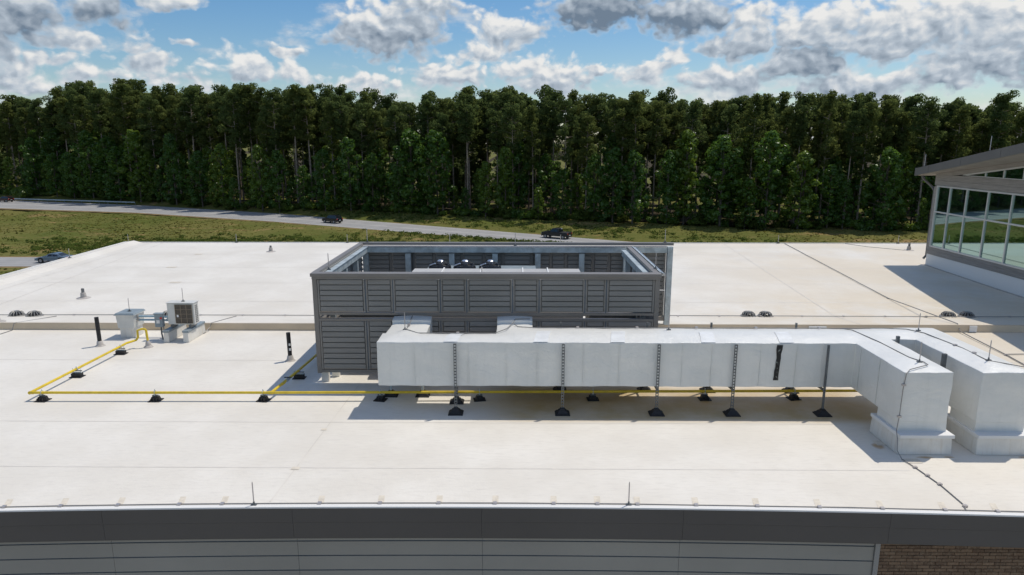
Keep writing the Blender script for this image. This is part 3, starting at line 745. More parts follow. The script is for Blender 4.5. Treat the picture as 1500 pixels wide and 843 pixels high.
def tall_support():
    t = thing('pipe_support', 'x', 'pipe support', (0, 0, 0), 'black blocks carrying the yellow pipe')
    b = MB(); b.frustum(0, 0, 0, .02, .17, .12, .17, .12); b.box(-.13, .13, -.075, .075, .02, .115); b.build('rubber_block', 'black_rubber', t, bevel=.006)
    s = MB(); s.box(-.13, .13, -.022, .022, .117, .14); s.build('strut', 'galv', t)
    for x in (-.11, .11): MB().tube([(x, 0, .14), (x, 0, .25)], .007, 5).build('rod', 'galv', t)
    MB().box(-.14, .14, -.02, .02, .17, .19).build('strut', 'galv_dark', t)
    c = MB(); c.tube([(-.035, 0, .18), (-.037, 0, .24), (-.02, 0, .262), (.02, 0, .262), (.037, 0, .24), (.035, 0, .18)], .009, 5); c.box(-.006, .006, -.006, .006, .26, .31); c.build('clamp', 'galv', t); return t
used = []; ps = pipe_support()
for x, y, l in ((-12.05, 16.21, 'black pipe support at the far left corner of the yellow pipe'), (-9.19, 16.24, 'black pipe support alone on open roof midway along the yellow pipe'),
                (-6.46, 16.27, 'black pipe support where the yellow branch pipe joins'), (-3.5, 16.33, 'black pipe support under the left end of the wrapped duct'),
                (-.99, 16.37, 'black pipe support just right of the sunlit patch under the duct'), (1.89, 16.42, 'black pipe support between the second and middle duct posts'),
                (4.74, 16.47, 'black pipe support just left of the duct post by the torn strip'), (7.02, 16.52, 'black pipe support nearest the turning leg of the duct')):
    place(ps, used, (x, y, 0), random.uniform(-.2, .2), l)
used = []; ts = tall_support()
for x, y, l in ((-12.31, 18.0, 'black block with steel strut halfway along the pipe running away at left'), (-12.29, 20.1, 'tall rod and block support beside the pipe riser at left'),
                (-6.08, 17.95, 'black block with strut under the branch pipe in the shade of the screen')):
    place(ts, used, (x, y, 0), 0., l)

# ------------------------------------------------------------------ small roof equipment
ac = thing('split_air_conditioner', 'small white outdoor air conditioning unit with dark fan grille at left of the roof', 'air conditioner', (-11.1, 21.8, 0))
b = MB().box(-11.55, -10.66, 21.66, 22.0, .52, 1.24); b.build('casing', 'ac_white', ac, bevel=.02)
MB().box(-11.57, -10.64, 21.64, 22.02, 1.242, 1.262).build('lid', 'ac_white', ac, bevel=.008)
MB().box(-11.28, -10.72, 21.648, 21.658, .57, 1.20).build('fan_grille', 'ac_grille', ac)
g = MB()
for k in range(4): g.box(-11.28+k*.1866-.006, -11.28+k*.1866+.006, 21.636, 21.646, .57, 1.20)
for k in range(5): g.box(-11.28, -10.72, 21.634, 21.642, .57+k*.157-.005, .57+k*.157+.005)
g.build('grille_wires', 'ac_wire', ac)
MB().box(-11.23, -11.17, 21.63, 21.634, .78, .86).build('badge', 'label_white', ac)
for r in range(10):
    for c in range(2): MB().box(-10.659, -10.654, 21.74+c*.1, 21.80+c*.1, .58+r*.06, .615+r*.06).build('side_slot', 'fan_black', ac)
for x in (-11.42, -10.82): MB().box(x-.04, x+.04, 21.62, 22.04, .43, .518).build('foot', 'galv_dark', ac)
for i, (x, l) in enumerate(((-11.5, 'left white sleeper curb with grey cap under the air conditioning unit'), (-10.86, 'right white sleeper curb with grey cap under the air conditioning unit'))):
    s = thing('sleeper_curb', l, 'sleeper curb', (x, 21.9, 0), 'sleeper curbs under the air conditioner')
    MB().frustum(x, 21.95, 0, .33, .095, .62, .08, .60).build('curb', 'curb_white', s, bevel=.012)
    MB().box(x-.1, x+.1, 21.33, 22.57, .332, .40).build('cap', 'grey_box', s, bevel=.006)
hd = thing('pipe_hood', 'square white pipe penetration hood with a grey lid left of the air conditioner', 'pipe hood', (-13.1, 22.1, 0))
MB().box(-13.30, -12.84, 21.86, 22.42, 0, .34).build('curb', 'curb_white', hd, bevel=.01)
MB().frustum(-13.07, 22.14, .342, .80, .27, .31, .30, .33).build('hood', 'ac_white', hd, bevel=.008)
MB().frustum(-13.07, 22.14, .802, .86, .34, .37, .30, .33).build('lid', 'grey_box', hd, bevel=.008)
MB().box(-13.41, -12.73, 21.77, 22.51, .79, .803).build('lid_lip', 'ac_white', hd)
lp = thing('insulated_pipes', 'pair of blue grey insulated pipes from the hood to the air conditioner', 'pipes', (-12.2, 22, .5))
for z in (.58, .70): MB().tube([(-12.76, 22.05, z), (-12.1, 22.05, z), (-11.72, 22.05, z-.02), (-11.6, 22.0, z+.06)], .035, 8).build('pipe', 'blue_pipe', lp, smooth=True)
for z in (.58, .70): MB().tube([(-12.80, 22.05, z), (-12.72, 22.05, z)], .05, 8).build('collar', 'pvc_grey', lp)
MB().tube([(-11.75, 21.9, .62), (-11.64, 21.82, .68), (-11.58, 21.8, .9)], .025, 6).build('conduit', 'blue_pipe', lp, smooth=True)
dsw = thing('disconnect_switch', 'grey electrical disconnect box with red handle beside the air conditioner', 'electrical box', (-11.85, 21.75, 0))
MB().box(-12.02, -11.76, 21.70, 21.84, .42, .86).build('box', 'grey_box', dsw, bevel=.01)
MB().box(-12.04, -11.74, 21.68, 21.85, .862, .885).build('lid', 'grey_box', dsw)
MB().box(-11.83, -11.76, 21.675, 21.695, .70, .76).build('handle', 'red', dsw)
MB().box(-11.96, -11.85, 21.69, 21.697, .55, .66).build('label_plate', 'label_white', dsw)
MB().tube([(-11.86, 21.77, .42), (-11.85, 21.74, .2), (-11.80, 21.70, .0)], .025, 6).build('conduit', 'galv_dark', dsw)
MB().tube([(-11.78, 21.77, .42), (-11.74, 21.72, .15), (-11.72, 21.66, .0)], .015, 6).build('cable_tail', 'cable', dsw)
for (x, y, h, l) in ((-13.45, 20.95, .80, 'slim black vent pipe in a grey boot left of the yellow pipe riser'), (-6.84, 19.5, .72, 'black vent pipe with pale stickers left of the louvred screen')):
    t = thing('vent_pipe', l, 'vent pipe', (x, y, 0), 'black vent pipes')
    MB().lathe(x, y, [(.16, .002), (.13, .02), (.10, .05), (.085, .15), (.065, .17)], 14).build('boot', 'pvc_grey', t, smooth=True)
    MB().tube([(x, y, .15), (x-.01, y, .15+h)], .062, 12).build('pipe', 'black_rubber', t, smooth=True)
    if x > -10:
        for z in (.48, .33): MB().box(x+.0, x+.055, y-.062, y-.045, z, z+.07).build('sticker', 'label_white', t)
def cone_vent(x, y, h, l):
    z = rz_(x, y); t = thing('roof_vent', l, 'roof vent', (x, y, z), 'small conical roof vents')
    MB().lathe(x, y, [(.28, z+.004), (.26, z+.015), (.12, z+.04), (.10, z+.22), (.075, z+.24)], 14).build('boot', 'pvc_grey', t, smooth=True)
    MB().lathe(x, y, [(.06, z+.2), (.06, z+h-.02), (.04, z+h), (.0, z+h)], 12).build('cap', 'galv_dark', t, smooth=True)
cone_vent(-18.35, 27.9, .42, 'small grey conical vent on the upper roof at far left')
cone_vent(-18.35, 23.05, .42, 'small grey conical vent at the left border of the roof by the step')
cone_vent(-14.4, 39.1, .36, 'small grey conical vent near the far edge of the roof left of the screen')
cone_vent(22.9, 39.9, .42, 'small grey conical vent near the glazed upper storey')
def drain():
    t = thing('roof_drain', 'x', 'roof drain', (0, 0, 0), 'black dome roof drains')
    MB().lathe(0, 0, [(.30, .005), (.29, .03), (.22, .05), (.2, .03)], 20).build('ring', 'drain_iron', t, smooth=True)
    MB().lathe(0, 0, [(.19, .03), (.18, .1), (.12, .145), (.0, .15)], 14).build('bowl', 'fan_black', t, smooth=True)
    g = MB()
    for k in range(14):
        a = 2*math.pi*k/14; c, s = math.cos(a), math.sin(a)
        g.tube([(.24*c, .24*s, .03), (.225*c, .225*s, .11), (.15*c, .15*s, .175), (.06*c, .06*s, .19)], .014, 4)
    g.lathe(0, 0, [(.09, .18), (.09, .2), (.0, .205)], 12)
    g.build('dome_strainer', 'drain_iron', t); return t
used = []; dr = drain()
for x, y, l in ((-18.9, 24.75, 'black dome roof drain at far left, left one of its pair'), (-18.2, 24.7, 'black dome roof drain at far left, right one of its pair'),
                (-13.2, 24.85, 'black dome roof drain half hidden behind the air conditioner'),
                (8.7, 25.15, 'black dome roof drain right of the screen, left one of its pair'), (9.32, 25.1, 'black dome roof drain right of the screen, right one of its pair'),
                (16.25, 25.2, 'black dome roof drain by the storey shadow, left one of its pair'), (16.95, 25.2, 'black dome roof drain at the edge of the storey shadow, right one of its pair')):
    place(dr, used, (x, y, rz_(x, y)), random.random(), l)

# ------------------------------------------------------------------ lightning protection: conductors and rods
def conductor(path, label, clips=(), r=.011, jit=.012):
    pts = []
    for (a, b) in zip(path, path[1:]):
        L = (Vector(b)-Vector(a)).length; n = max(1, int(L/.7))
        for k in range(n): pts.append(Vector(a).lerp(Vector(b), k/n))
    pts.append(Vector(path[-1]))
    pts = [p+Vector((random.uniform(-jit, jit), random.uniform(-jit, jit), 0)) if 0 < i < len(pts)-1 else p for i, p in enumerate(pts)]
    t = thing('lightning_conductor', label, 'cable', tuple(pts[0]), 'lightning conductor cables')
    MB().tube(pts, r, 6).build('cable', 'cable', t, smooth=True)
    for c in clips: MB().box(c[0]-.035, c[0]+.035, c[1]-.03, c[1]+.03, c[2]-.018, c[2]+.02).build('clip', 'rod', t)
    return t
def on(x, y, h=.015): return (x, y, rz_(x, y)+h)
front = [(x, edge_y(x)+.06, .02) for x in np.arange(RX0+.5, 22, 1.0)]
conductor(front, 'lightning cable clipped along the front roof edge above the fascia', [(x, edge_y(x)+.06, .02) for x in CLIPX], jit=.008)
conductor([on(-22, 24.7, .04), on(-16, 24.85, .04), on(-5.8, 24.85, .04)], 'lightning cable along the drains left of the louvred screen', [on(x, 24.85, .04) for x in np.arange(-20, -6, 1.6)], r=.014)
conductor([on(5.3, 25.05, .04), on(11, 24.95, .04), on(24, 24.9, .04)], 'lightning cable along the drains right of the louvred screen', [on(x, 24.97, .04) for x in np.arange(6, 20, 1.55)], r=.014)
conductor([on(-17.7, 21.8), on(-17.6, 22.75), (-17.55, 22.8, .25), on(-17.3, 24.6)], 'lightning cable crossing the roof step at far left', r=.014)
conductor([on(-11.3, 22.3), on(-10.75, 22.4), (-10.7, 22.79, .13), (-10.68, 22.86, .26), on(-10.6, 24.75)], 'lightning cable from the air conditioner over the roof step', r=.014)
conductor([on(16.45, 42.1, .03), on(15.5, 28.1, .03), on(15.2, 23.0, .03), (15.15, 22.78, .06), on(14.94, 20.1, .03), on(14.4, 16, .03)], 'long lightning cable running straight back across the roof at right', [on(15.5, 28.1), on(15.25, 24.95), on(14.94, 20.2)], r=.017)
conductor([on(14.95, 20.25, .03), on(18, 20.4, .03)], 'short lightning cable branching off to the right border', r=.014)
conductor([on(22.6, 39.8), on(21.0, 41.0), on(20.2, 42.1)], 'thin lightning cable by the conical vent near the glazed storey', r=.012)
def topz(x, y): return 1.755+.05+.02
conductor([(-2.8, 17.45, 1.925), (-2.8, 17.22, 1.90), (-2.8, 17.0, 1.845), (-2.8, 16.4, 1.845), (-2.5, 16.26, 1.79), (-.6, 16.26, 1.79), (-.3, 16.5, 1.84), (-.12, 17.1, 1.845), (-.08, 17.22, 1.9), (.3, 17.3, 1.89)],
          'lightning cable along the left half of the duct top', [(-2.8, 16.8, 1.85), (-1.5, 16.26, 1.80)], jit=.01)
conductor([(-.12, 16.88, 1.86), (-.02, 16.72, 1.83), (.3, 16.73, 1.81), (4, 16.74, 1.805), (7.9, 16.72, 1.81), (9.2, 16.7, 1.82), (9.7, 16.6, 1.83), (9.95, 16.25, 1.83), (10.1, 15.0, 1.83), (10.05, 14.1, 1.83), (10.6, 13.75, 1.80)],
          'lightning cable along the rear of the duct top to the right leg', [(x, 16.74, 1.815) for x in (1.5, 3, 4.5, 6, 7.6)]+[(10.05, 15.2, 1.84), (10.1, 14.6, 1.84)], jit=.01)
conductor([(8.1, 16.72, 1.81), (8.3, 16.5, 1.83), (8.45, 15.5, 1.83), (8.5, 14.3, 1.83), (8.62, 13.95, 1.83), (8.6, 13.78, 1.83), (8.1, 13.55, 1.80), (7.99, 13.46, 1.74), (7.97, 13.47, 1.4), (7.965, 13.48, .8),
           (7.90, 13.42, .5), (7.87, 13.28, .4), (7.86, 13.22, .15), (7.9, 13.1, .02), (7.97, 12.74, .015), (8.05, 12.02, .015), (8.03, 11.3, .015), (7.95, edge_y(8)+.08, .02)],
          'lightning cable down the left leg of the duct and over the roof to the edge', [(7.96, 13.46, 1.5), (7.955, 13.47, .8), (7.97, 12.74, .02), (8.02, 12.4, .02), (8.05, 12.05, .02), (8.02, 11.25, .02)], r=.0105, jit=.006)
def rod():
    t = thing('lightning_rod', 'x', 'lightning rod', (0, 0, 0), 'lightning rods')
    MB().tube([(0, 0, .0), (0, 0, .42), (0, 0, .45)], [.011, .011, .004], 6).build('spike', 'rod', t)
    b = MB(); b.box(-.05, .05, -.025, .025, -.01, .018); b.tube([(0, 0, .018), (0, 0, .06)], .018, 6); b.build('base', 'galv_dark', t); return t
used = []; rd = rod()
L_ = 'thin lightning rod '
for (x, y, z, l) in ((-4.76, 11.17, .015, 'on the front edge, left one of the two'), (1.99, 11.24, .015, 'on the front edge, right one of the two'),
                     (-2.84, 16.45, 1.82, 'on the left end of the wrapped duct'), (3.75, 16.5, 1.82, 'on the middle of the wrapped duct'), (8.55, 14.0, 1.82, 'on the left leg of the duct'),
                     (9.92, 16.45, 1.83, 'on the outer bend of the duct'), (10.08, 14.1, 1.83, 'on the right leg of the duct'),
                     (-5.12, 18.05, 3.05, 'on the left front corner of the louvred screen'), (-5.2, 23.2, 3.06, 'on the left rear corner of the louvred screen'), (-.12, 23.0, 2.96, 'on the middle of the rear beam of the screen'),
                     (5.0, 23.2, 3.06, 'on the right rear corner of the louvred screen'), (3.72, 18.3, 3.05, 'on the right side rail of the louvred screen'), (-1.03, 18.7, 2.6, 'on the top of the air handler'),
                     (-13.05, 22.1, .87, 'on the lid of the pipe hood'), (-11.08, 21.85, 1.27, 'on the lid of the split air conditioner')):
    place(rd, used, (x, y, z), 0, L_+l)
for i, (x, l) in enumerate(((-24.45, 'at the far left corner of the roof'), (-17.65, 'on the far roof edge, second from the left corner'), (-10.7, 'on the far roof edge left of the screen'), (-4.3, 'on the far roof edge behind the left of the screen'),
                            (2.6, 'on the far roof edge in front of the pickup truck'), (16.1, 'on the far roof edge by the long cable'), (23.5, 'on the far roof edge next to the glazed storey'))):
    c = copy_tree(rd, (x, 42.18, .30), 0, L_+l, scale=(1.6, 1.6, 1.12))
copy_tree(rd, (-24.55, 36.6, .24), 0, L_+'on the left roof edge in front of the sedan', scale=(1.6, 1.6, 1.12))

# ------------------------------------------------------------------ glazed upper storey at right
up = thing('glazed_upper_storey', 'grey clad upper storey with tall windows and a sloping roof at the right border', 'building', (26, 30, 0))
FX, FY1, FY0 = 21.32, 35.55, 23.4
def roofz(y): return 4.69+(36.6-y)*.132           # underside of the roof slab
MY = [35.25, 34.2, 32.92, 31.4, 29.85, 28.3, 26.75, 25.2, 23.75]
ZB, ZM, ZT = 1.16, 2.93, 4.22
MB().box(FX+.30, FX+.4, FY0, FY1-.1, -.1, 4.9).build('inner_lining', 'interior', up) if False else None
def clad(y0, y1, z0, z1):
    MB().box(FX, FX+.06, y0+.004, y1-.004, z0+.004, z1-.004).build('cladding_board', 'grey_wood', up)
rows_low = [(.80, ZB-.05)]; 
yb_ = [FY0, 25.4, 27.8, 30.2, 32.6, FY1]
for a, b_ in zip(yb_, yb_[1:]): clad(a, b_, .72, .95); clad(a, b_, .95, ZB-.04)
for k in range(6): z0 = ZB-.04+k*.516; clad(35.31, FY1, z0, z0+.516)
for a, b_ in zip(yb_, yb_[1:]): clad(a, b_, ZT+.05, 4.52); clad(a, b_, 4.52, 4.82)
# gable above: boards clipped by the roof slope and by the triangular window
def apex(y): return 4.87+(33.0-y)*.136             # rake of the clerestory window
ya = [FY0+k*1.2 for k in range(11)]; ya[-1] = FY1
for a, b_ in zip(ya, ya[1:]):
    lo = [max(4.82, apex(a)+.05) if a < 33.2 else 4.82, max(4.82, apex(b_)+.05) if b_ < 33.2 else 4.82]
    hi = [roofz(a)-.01, roofz(b_)-.01]
    b = MB().quadset([(FX,a+.004,lo[0]),(FX,b_-.004,lo[1]),(FX,b_-.004,hi[1]),(FX,a+.004,hi[0]),(FX+.06,a+.004,lo[0]),(FX+.06,b_-.004,lo[1]),(FX+.06,b_-.004,hi[1]),(FX+.06,a+.004,hi[0])],
                     [(0,1,2,3),(7,6,5,4),(0,4,5,1),(1,5,6,2),(2,6,7,3),(3,7,4,0)]); b.build('cladding_board', 'grey_wood', up)
MB().box(FX+.061, FX+.10, FY0, FY1-.02, ZT+.03, 4.83).build('wall_core', 'interior', up)
MB().box(FX-.012, FX+.10, FY0, 33.4, 4.835, 4.87).build('window_sill', 'alu', up)
# clerestory triangle
cw = MB().hexa([(FX-.012,FY0,apex(FY0)),(FX+.05,FY0,apex(FY0)),(FX+.05,33.35,4.83),(FX-.012,33.35,4.83),(FX-.012,FY0,apex(FY0)+.07),(FX+.05,FY0,apex(FY0)+.07),(FX+.05,33.35,4.89),(FX-.012,33.35,4.89)]).build('clerestory_window', 'alu', up)
for y in (31.8, 30.6, 29.4, 28.2, 27., 25.8, 24.6): MB().box(FX-.01, FX+.045, y-.03, y+.03, 4.872, apex(y)-.004).build('mullion', 'alu', cw)
cy = [FY0, 24.6, 25.8, 27., 28.2, 29.4, 30.6, 31.8, 32.7]
for a, b_ in zip(cy, cy[1:]):
    MB().quadset([(FX+.03,a+.032,4.875),(FX+.03,b_-.032,4.875),(FX+.03,b_-.032,apex(b_-.03)-.004),(FX+.03,a+.032,apex(a+.03)-.004)], [(0,1,2,3)]).build('pane', 'glass', cw)
# main window bands
for i, (y1, y0) in enumerate(zip(MY, MY[1:])):
    for (z0, z1) in ((ZB, ZM), (ZM, ZT)):
        t = .035; b = MB()
        b.box(FX-.02, FX+.06, y0, y0+t, z0, z1); b.box(FX-.02, FX+.06, y1-t, y1, z0, z1)
        b.box(FX-.018, FX+.06, y0+t, y1-t, z0, z0+t); b.box(FX-.018, FX+.06, y0+t, y1-t, z1-t, z1)
        w = b.build('window', 'alu', up)
        MB().quadset([(FX+.03,y0+t,z0+t),(FX+.03,y1-t,z0+t),(FX+.03,y1-t,z1-t),(FX+.03,y0+t,z1-t)], [(0,1,2,3)]).build('pane', 'glass', w)
MB().box(FX-.03, FX+.06, MY[-1], MY[0]+.05, ZB-.036, ZB-.002).build('window_sill', 'alu', up)
MB().box(FX-.03, FX+.06, MY[-1], MY[0]+.05, ZT+.002, ZT+.04).build('window_head', 'alu', up)
MB().box(FX-.03, FX+.06, MY[0]+.002, MY[0]+.05, ZB, ZT).build('window_jamb', 'alu', up)
# curb at the foot
MB().box(FX+.02, FX+.25, FY0, FY1-.02, -.2, .715).build('foot_curb', 'edge_white', up)
fl = MB()
for k in range(40):
    y = FY0+.2+k*.3; z = rz_(0, y)
    fl.box(FX-.06+random.uniform(-.02, .02), FX+.018, y, y+.27, z-.01, z+.03)
fl.build('base_flashing', 'pvc_grey', up)
# room behind the glass
MB().box(FX+6, FX+6.1, FY0, FY1-.1, 0, 6.5).build('inner_wall', 'interior', up)
MB().box(FX+.27, FX+6, FY0, FY1-.1, .2, .3).build('inner_floor', 'interior', up)
for y in (25.0, 28.6, 31.9): MB().box(FX+1.2, FX+1.45, y, y+.25, .302, 4.9).build('inner_column', 'trim_light', up)
MB().box(FX+.06, 32, FY1-.08, FY1, .1, roofz(FY1)-.02).build('end_wall', 'grey_wood', up)
MB().box(FX+.06, 32, FY0, FY0+.08, .1, roofz(FY0)-.02).build('end_wall', 'grey_wood', up)
# roof slab: overhang grows towards the camera
def rx(y): return 20.9-(36.6-y)*.174
pl = [(rx(36.6), 36.6), (33, 36.6), (33, 21.5), (rx(21.5), 21.5)]
def slab(pl, o0, o1):
    b = MB(); n = len(pl)
    b.v = [(x, y, roofz(y)+o0) for x, y in pl]+[(x, y, roofz(y)+o1) for x, y in pl]
    b.f = [tuple(reversed(range(n))), tuple(n+i for i in range(n))]+[(i, (i+1) % n, n+(i+1) % n, n+i) for i in range(n)]; return b
slab(pl, .02, .36).build('roof', 'roof_edge_metal', up)
slab([(rx(36.6)+.06, 36.5), (33, 36.5), (33, 21.6), (rx(21.6)+.06, 21.6)], -.004, .018).build('soffit', 'soffit', up)
for (a, b_) in ((36.63, 35.0), (35.0, 31.6), (31.6, 28.2), (28.2, 24.8), (24.8, 21.5)):
    b = MB().hexa([(rx(a)-.05,a-.01,roofz(a)-.0),(rx(b_)-.05,b_+.01,roofz(b_)),(rx(b_)-.004,b_+.01,roofz(b_)),(rx(a)-.004,a-.01,roofz(a)),
                   (rx(a)-.05,a-.01,roofz(a)+.38),(rx(b_)-.05,b_+.01,roofz(b_)+.38),(rx(b_)-.004,b_+.01,roofz(b_)+.38),(rx(a)-.004,a-.01,roofz(a)+.38)])
    b.build('fascia_panel', 'roof_edge_metal', up)
MB().hexa([(rx(36.6)-.05,36.604,roofz(36.6)),(33,36.604,roofz(36.6)),(33,36.65,roofz(36.6)),(rx(36.6)-.05,36.65,roofz(36.6)),
           (rx(36.6)-.05,36.604,roofz(36.6)+.4),(33,36.604,roofz(36.6)+.4),(33,36.65,roofz(36.6)+.4),(rx(36.6)-.05,36.65,roofz(36.6)+.4)]).build('gutter', 'roof_edge_metal', up)
MB().tube([(21.25, 36.6, 4.66), (21.3, 36.5, 4.5), (21.42, 35.9, 4.15), (21.45, 35.72, 3.95), (21.45, 35.72, .6), (21.3, 35.7, .42)], .06, 8).build('downpipe', 'roof_edge_metal', up, smooth=True)
for (y, l) in ((36.0, 'on the low corner of the sloping roof at right'), (29.5, 'on the rake of the sloping roof at the right border')):
    copy_tree(rd, (rx(y)+.15, y, roofz(y)+.37), 0, L_+l, scale=(1.5, 1.5, 1.5))

# ------------------------------------------------------------------ land
RF = [(-260, 226), (-205, 220), (-159.9, 209.8), (-108.2, 192.8), (-61.5, 170.5), (-23.7, 147.5), (5.2, 130), (14, 124.6), (60, 98), (140, 55), (260, -10)]
RN = [(-260, 196), (-190, 191), (-140, 183.3), (-96.7, 171.8), (-55.2, 152.5), (-21.5, 133.8), (4.9, 120), (14, 115), (55, 91), (130, 50), (250, -16)]
TE = [(-400, 262), (-260, 250), (-209, 238), (-157, 222), (-103, 197), (-62, 176), (-26, 164), (6, 151), (34, 143.3), (73, 135.4), (110, 128), (160, 118), (300, 95)]
def ipl(tab, x):
    return np.interp(x, [t[0] for t in tab], [t[1] for t in tab])
def gxs():
    return np.unique(np.concatenate([np.linspace(-4000, -400, 14), np.linspace(-400, -190, 30), np.linspace(-190, 150, 230), np.linspace(150, 400, 30), np.linspace(400, 4000, 14)]))
def gys():
    return np.unique(np.concatenate([np.linspace(-800, 0, 8), np.linspace(0, 80, 24), np.linspace(80, 240, 150), np.linspace(240, 420, 24), np.linspace(420, 6000, 16)]))
def gheight(x, y):
    x = np.asarray(x, float); y = np.asarray(y, float)
    yf, yn, te = ipl(RF, x), ipl(RN, x), ipl(TE, x); te = np.maximum(te, yf+3)
    up_ = np.clip((y-yf-1.0)/np.maximum(te-yf-1, 2), 0, 1.4); up_ = up_*up_*(3-2*np.minimum(up_, 1.0))
    d_road = np.where(y > yf, y-yf, np.where(y < yn, yn-y, 0)); d2 = np.where(y > 104.5, y-104.5, np.where(y < 94.5, 94.5-y, 0.)); d2 = np.where(x > 30, 50, d2)
    fade = np.clip(np.minimum(d_road, d2)/4, 0, 1)
    bump = .22*np.sin(x*.21+1)*np.sin(y*.33)+.15*np.sin(x*.57+y*.3)+.08*np.sin(x*1.3-y*.9)+.35*np.sin(x*.045+y*.06)
    ditch = -.55*np.exp(-((yn-y-14)/7.)**2)
    far = np.clip((y-260)/800, 0, 1)*3
    return GZ-.03+.95*np.clip(up_, 0, 1.2)+fade*(bump+ditch)*np.where(y > 60, 1, .0)+far
gx_, gy_ = gxs(), gys(); XX, YY = np.meshgrid(gx_, gy_, indexing='ij'); ZZ = gheight(XX, YY)
me = bpy.data.meshes.new('ground'); nxg, nyg = len(gx_), len(gy_)
V = np.stack([XX, YY, ZZ], -1).reshape(-1, 3); ii, jj = np.meshgrid(np.arange(nxg-1), np.arange(nyg-1), indexing='ij'); a = (ii*nyg+jj).ravel()
me.from_pydata(V.tolist(), [], np.stack([a, a+nyg, a+nyg+1, a+1], -1).tolist()); me.materials.append(M['ground']); me.shade_smooth()
go = bpy.data.objects.new('ground', me); col.objects.link(go); tag(go, 'grassy ground around the building', None, None, 'structure')
def ribbon(t0, t1, f0, f1, z, n=160, x0=-255, x1=240):
    b = MB(); L0 = [Vector((*p, 0)) for p in t0]; L1 = [Vector((*p, 0)) for p in t1]
    def samp(L, s):
        k = min(int(s), len(L)-2); return L[k].lerp(L[k+1], s-k)
    for i in range(n+1):
        s = i/n*(len(L0)-1); p, q = samp(L0, s), samp(L1, s); A, B = p.lerp(q, f0), p.lerp(q, f1)
        b.v += [(A.x, A.y, z), (B.x, B.y, z)]
    for i in range(n): b.f.append((2*i, 2*i+1, 2*i+3, 2*i+2))
    return b
tag(ribbon(RF, RN, -.10, 1.10, GZ+.004).build('road_shoulder', 'shoulder'), 'sandy verge along the upper road', None, None, 'structure')
tag(ribbon(RF, RN, 0, 1, GZ+.03).build('road', 'asphalt'), 'pale grey asphalt road running diagonally below the trees', None, None, 'structure')
rw = bpy.data.objects['road']
for f0 in (.20, .34, .64, .78):
    ribbon(RF, RN, f0, f0+.05, GZ+.0345).build('tyre_track', 'tyre_track', rw)
ribbon(RF, RN, .07, .078, GZ+.039).build('edge_line', 'road_paint', rw); ribbon(RF, RN, .93, .938, GZ+.039).build('edge_line', 'road_paint', rw)
dash = ribbon(RF, RN, .495, .51, GZ+.039, n=400); dash.f = [f_ for i, f_ in enumerate(dash.f) if i % 8 < 2]; dash.build('lane_dashes', 'road_paint', rw)
b2 = MB().quadset([(-300, 94.6, GZ-.0), (-300, 104.6, GZ), (10, 104.6, GZ), (10, 94.6, GZ)], [(0, 3, 2, 1)]); tag(b2.build('road_shoulder', 'shoulder'), 'sandy verge along the lower road', None, None, 'structure')
r2 = tag(MB().quadset([(-300, 95.6, GZ+.02), (-300, 103.5, GZ+.02), (10, 103.5, GZ+.02), (10, 95.6, GZ+.02)], [(0, 3, 2, 1)]).build('lower_road', 'asphalt'), 'grey road at the left border below the grass slope', None, None, 'structure')
for y in (97.3, 98.9, 100.6, 102.0): MB().quadset([(-300, y, GZ+.026), (-300, y+.35, GZ+.026), (10, y+.35, GZ+.026), (10, y, GZ+.026)], [(0, 3, 2, 1)]).build('tyre_track', 'tyre_track', r2)

te_ = [(x, float(ipl(TE, x))) for x in np.linspace(-420, 330, 70)]; b = MB()
for x, y in te_:
    for o_ in (-1.0, 6, 16, 40, 90, 240, 900): b.v.append((x, y+o_, float(gheight(x, y+o_))+.06))
for i in range(len(te_)-1):
    for j in range(6): a = i*7+j; b.f.append((a, a+7, a+8, a+1))
tag(b.build('forest_floor', 'forest_floor'), 'dark leaf litter under the trees', None, None, 'structure')
tag(MB().quadset([(-60, -45, GZ+.05), (60, -45, GZ+.05), (60, 11, GZ+.05), (-60, 11, GZ+.05)], [(0, 1, 2, 3)]).build('bounce_paving', 'bounce_concrete'), 'unseen pale paving added to bounce light onto the front wall', None, None, 'structure')  # added out of view to bounce light up onto the shaded front wall
# guard rail
gr = thing('guard_rail', 'galvanised guard rail beside the far road at upper left', 'guard rail', (-130, 198, GZ))
A, B = Vector((-178, 213.6, GZ+.1)), Vector((-109.5, 194.3, GZ+.1)); nseg = 22
b = MB(); dv = (B-A).normalized(); nv = Vector((dv.y, -dv.x, 0))
for i, t in enumerate((A, B)):
    for (o_, z) in ((0, .42), (.06, .5), (.0, .58), (.06, .66), (0, .74), (-.03, .74), (-.03, .42)): b.v.append(tuple(t+nv*o_+Vector((0, 0, z))))
for q in range(7): b.f.append((q, (q+1) % 7, 7+(q+1) % 7, 7+q))
b.f += [tuple(range(7)), tuple(range(7, 14))]; b.build('rail', 'galv', gr)
for k in range(nseg+1):
    p = A.lerp(B, k/nseg)-nv*.1; MB().box(p.x-.08, p.x+.08, p.y-.05, p.y+.05, p.z-.3, p.z+.72).build('post', 'galv_dark', gr)

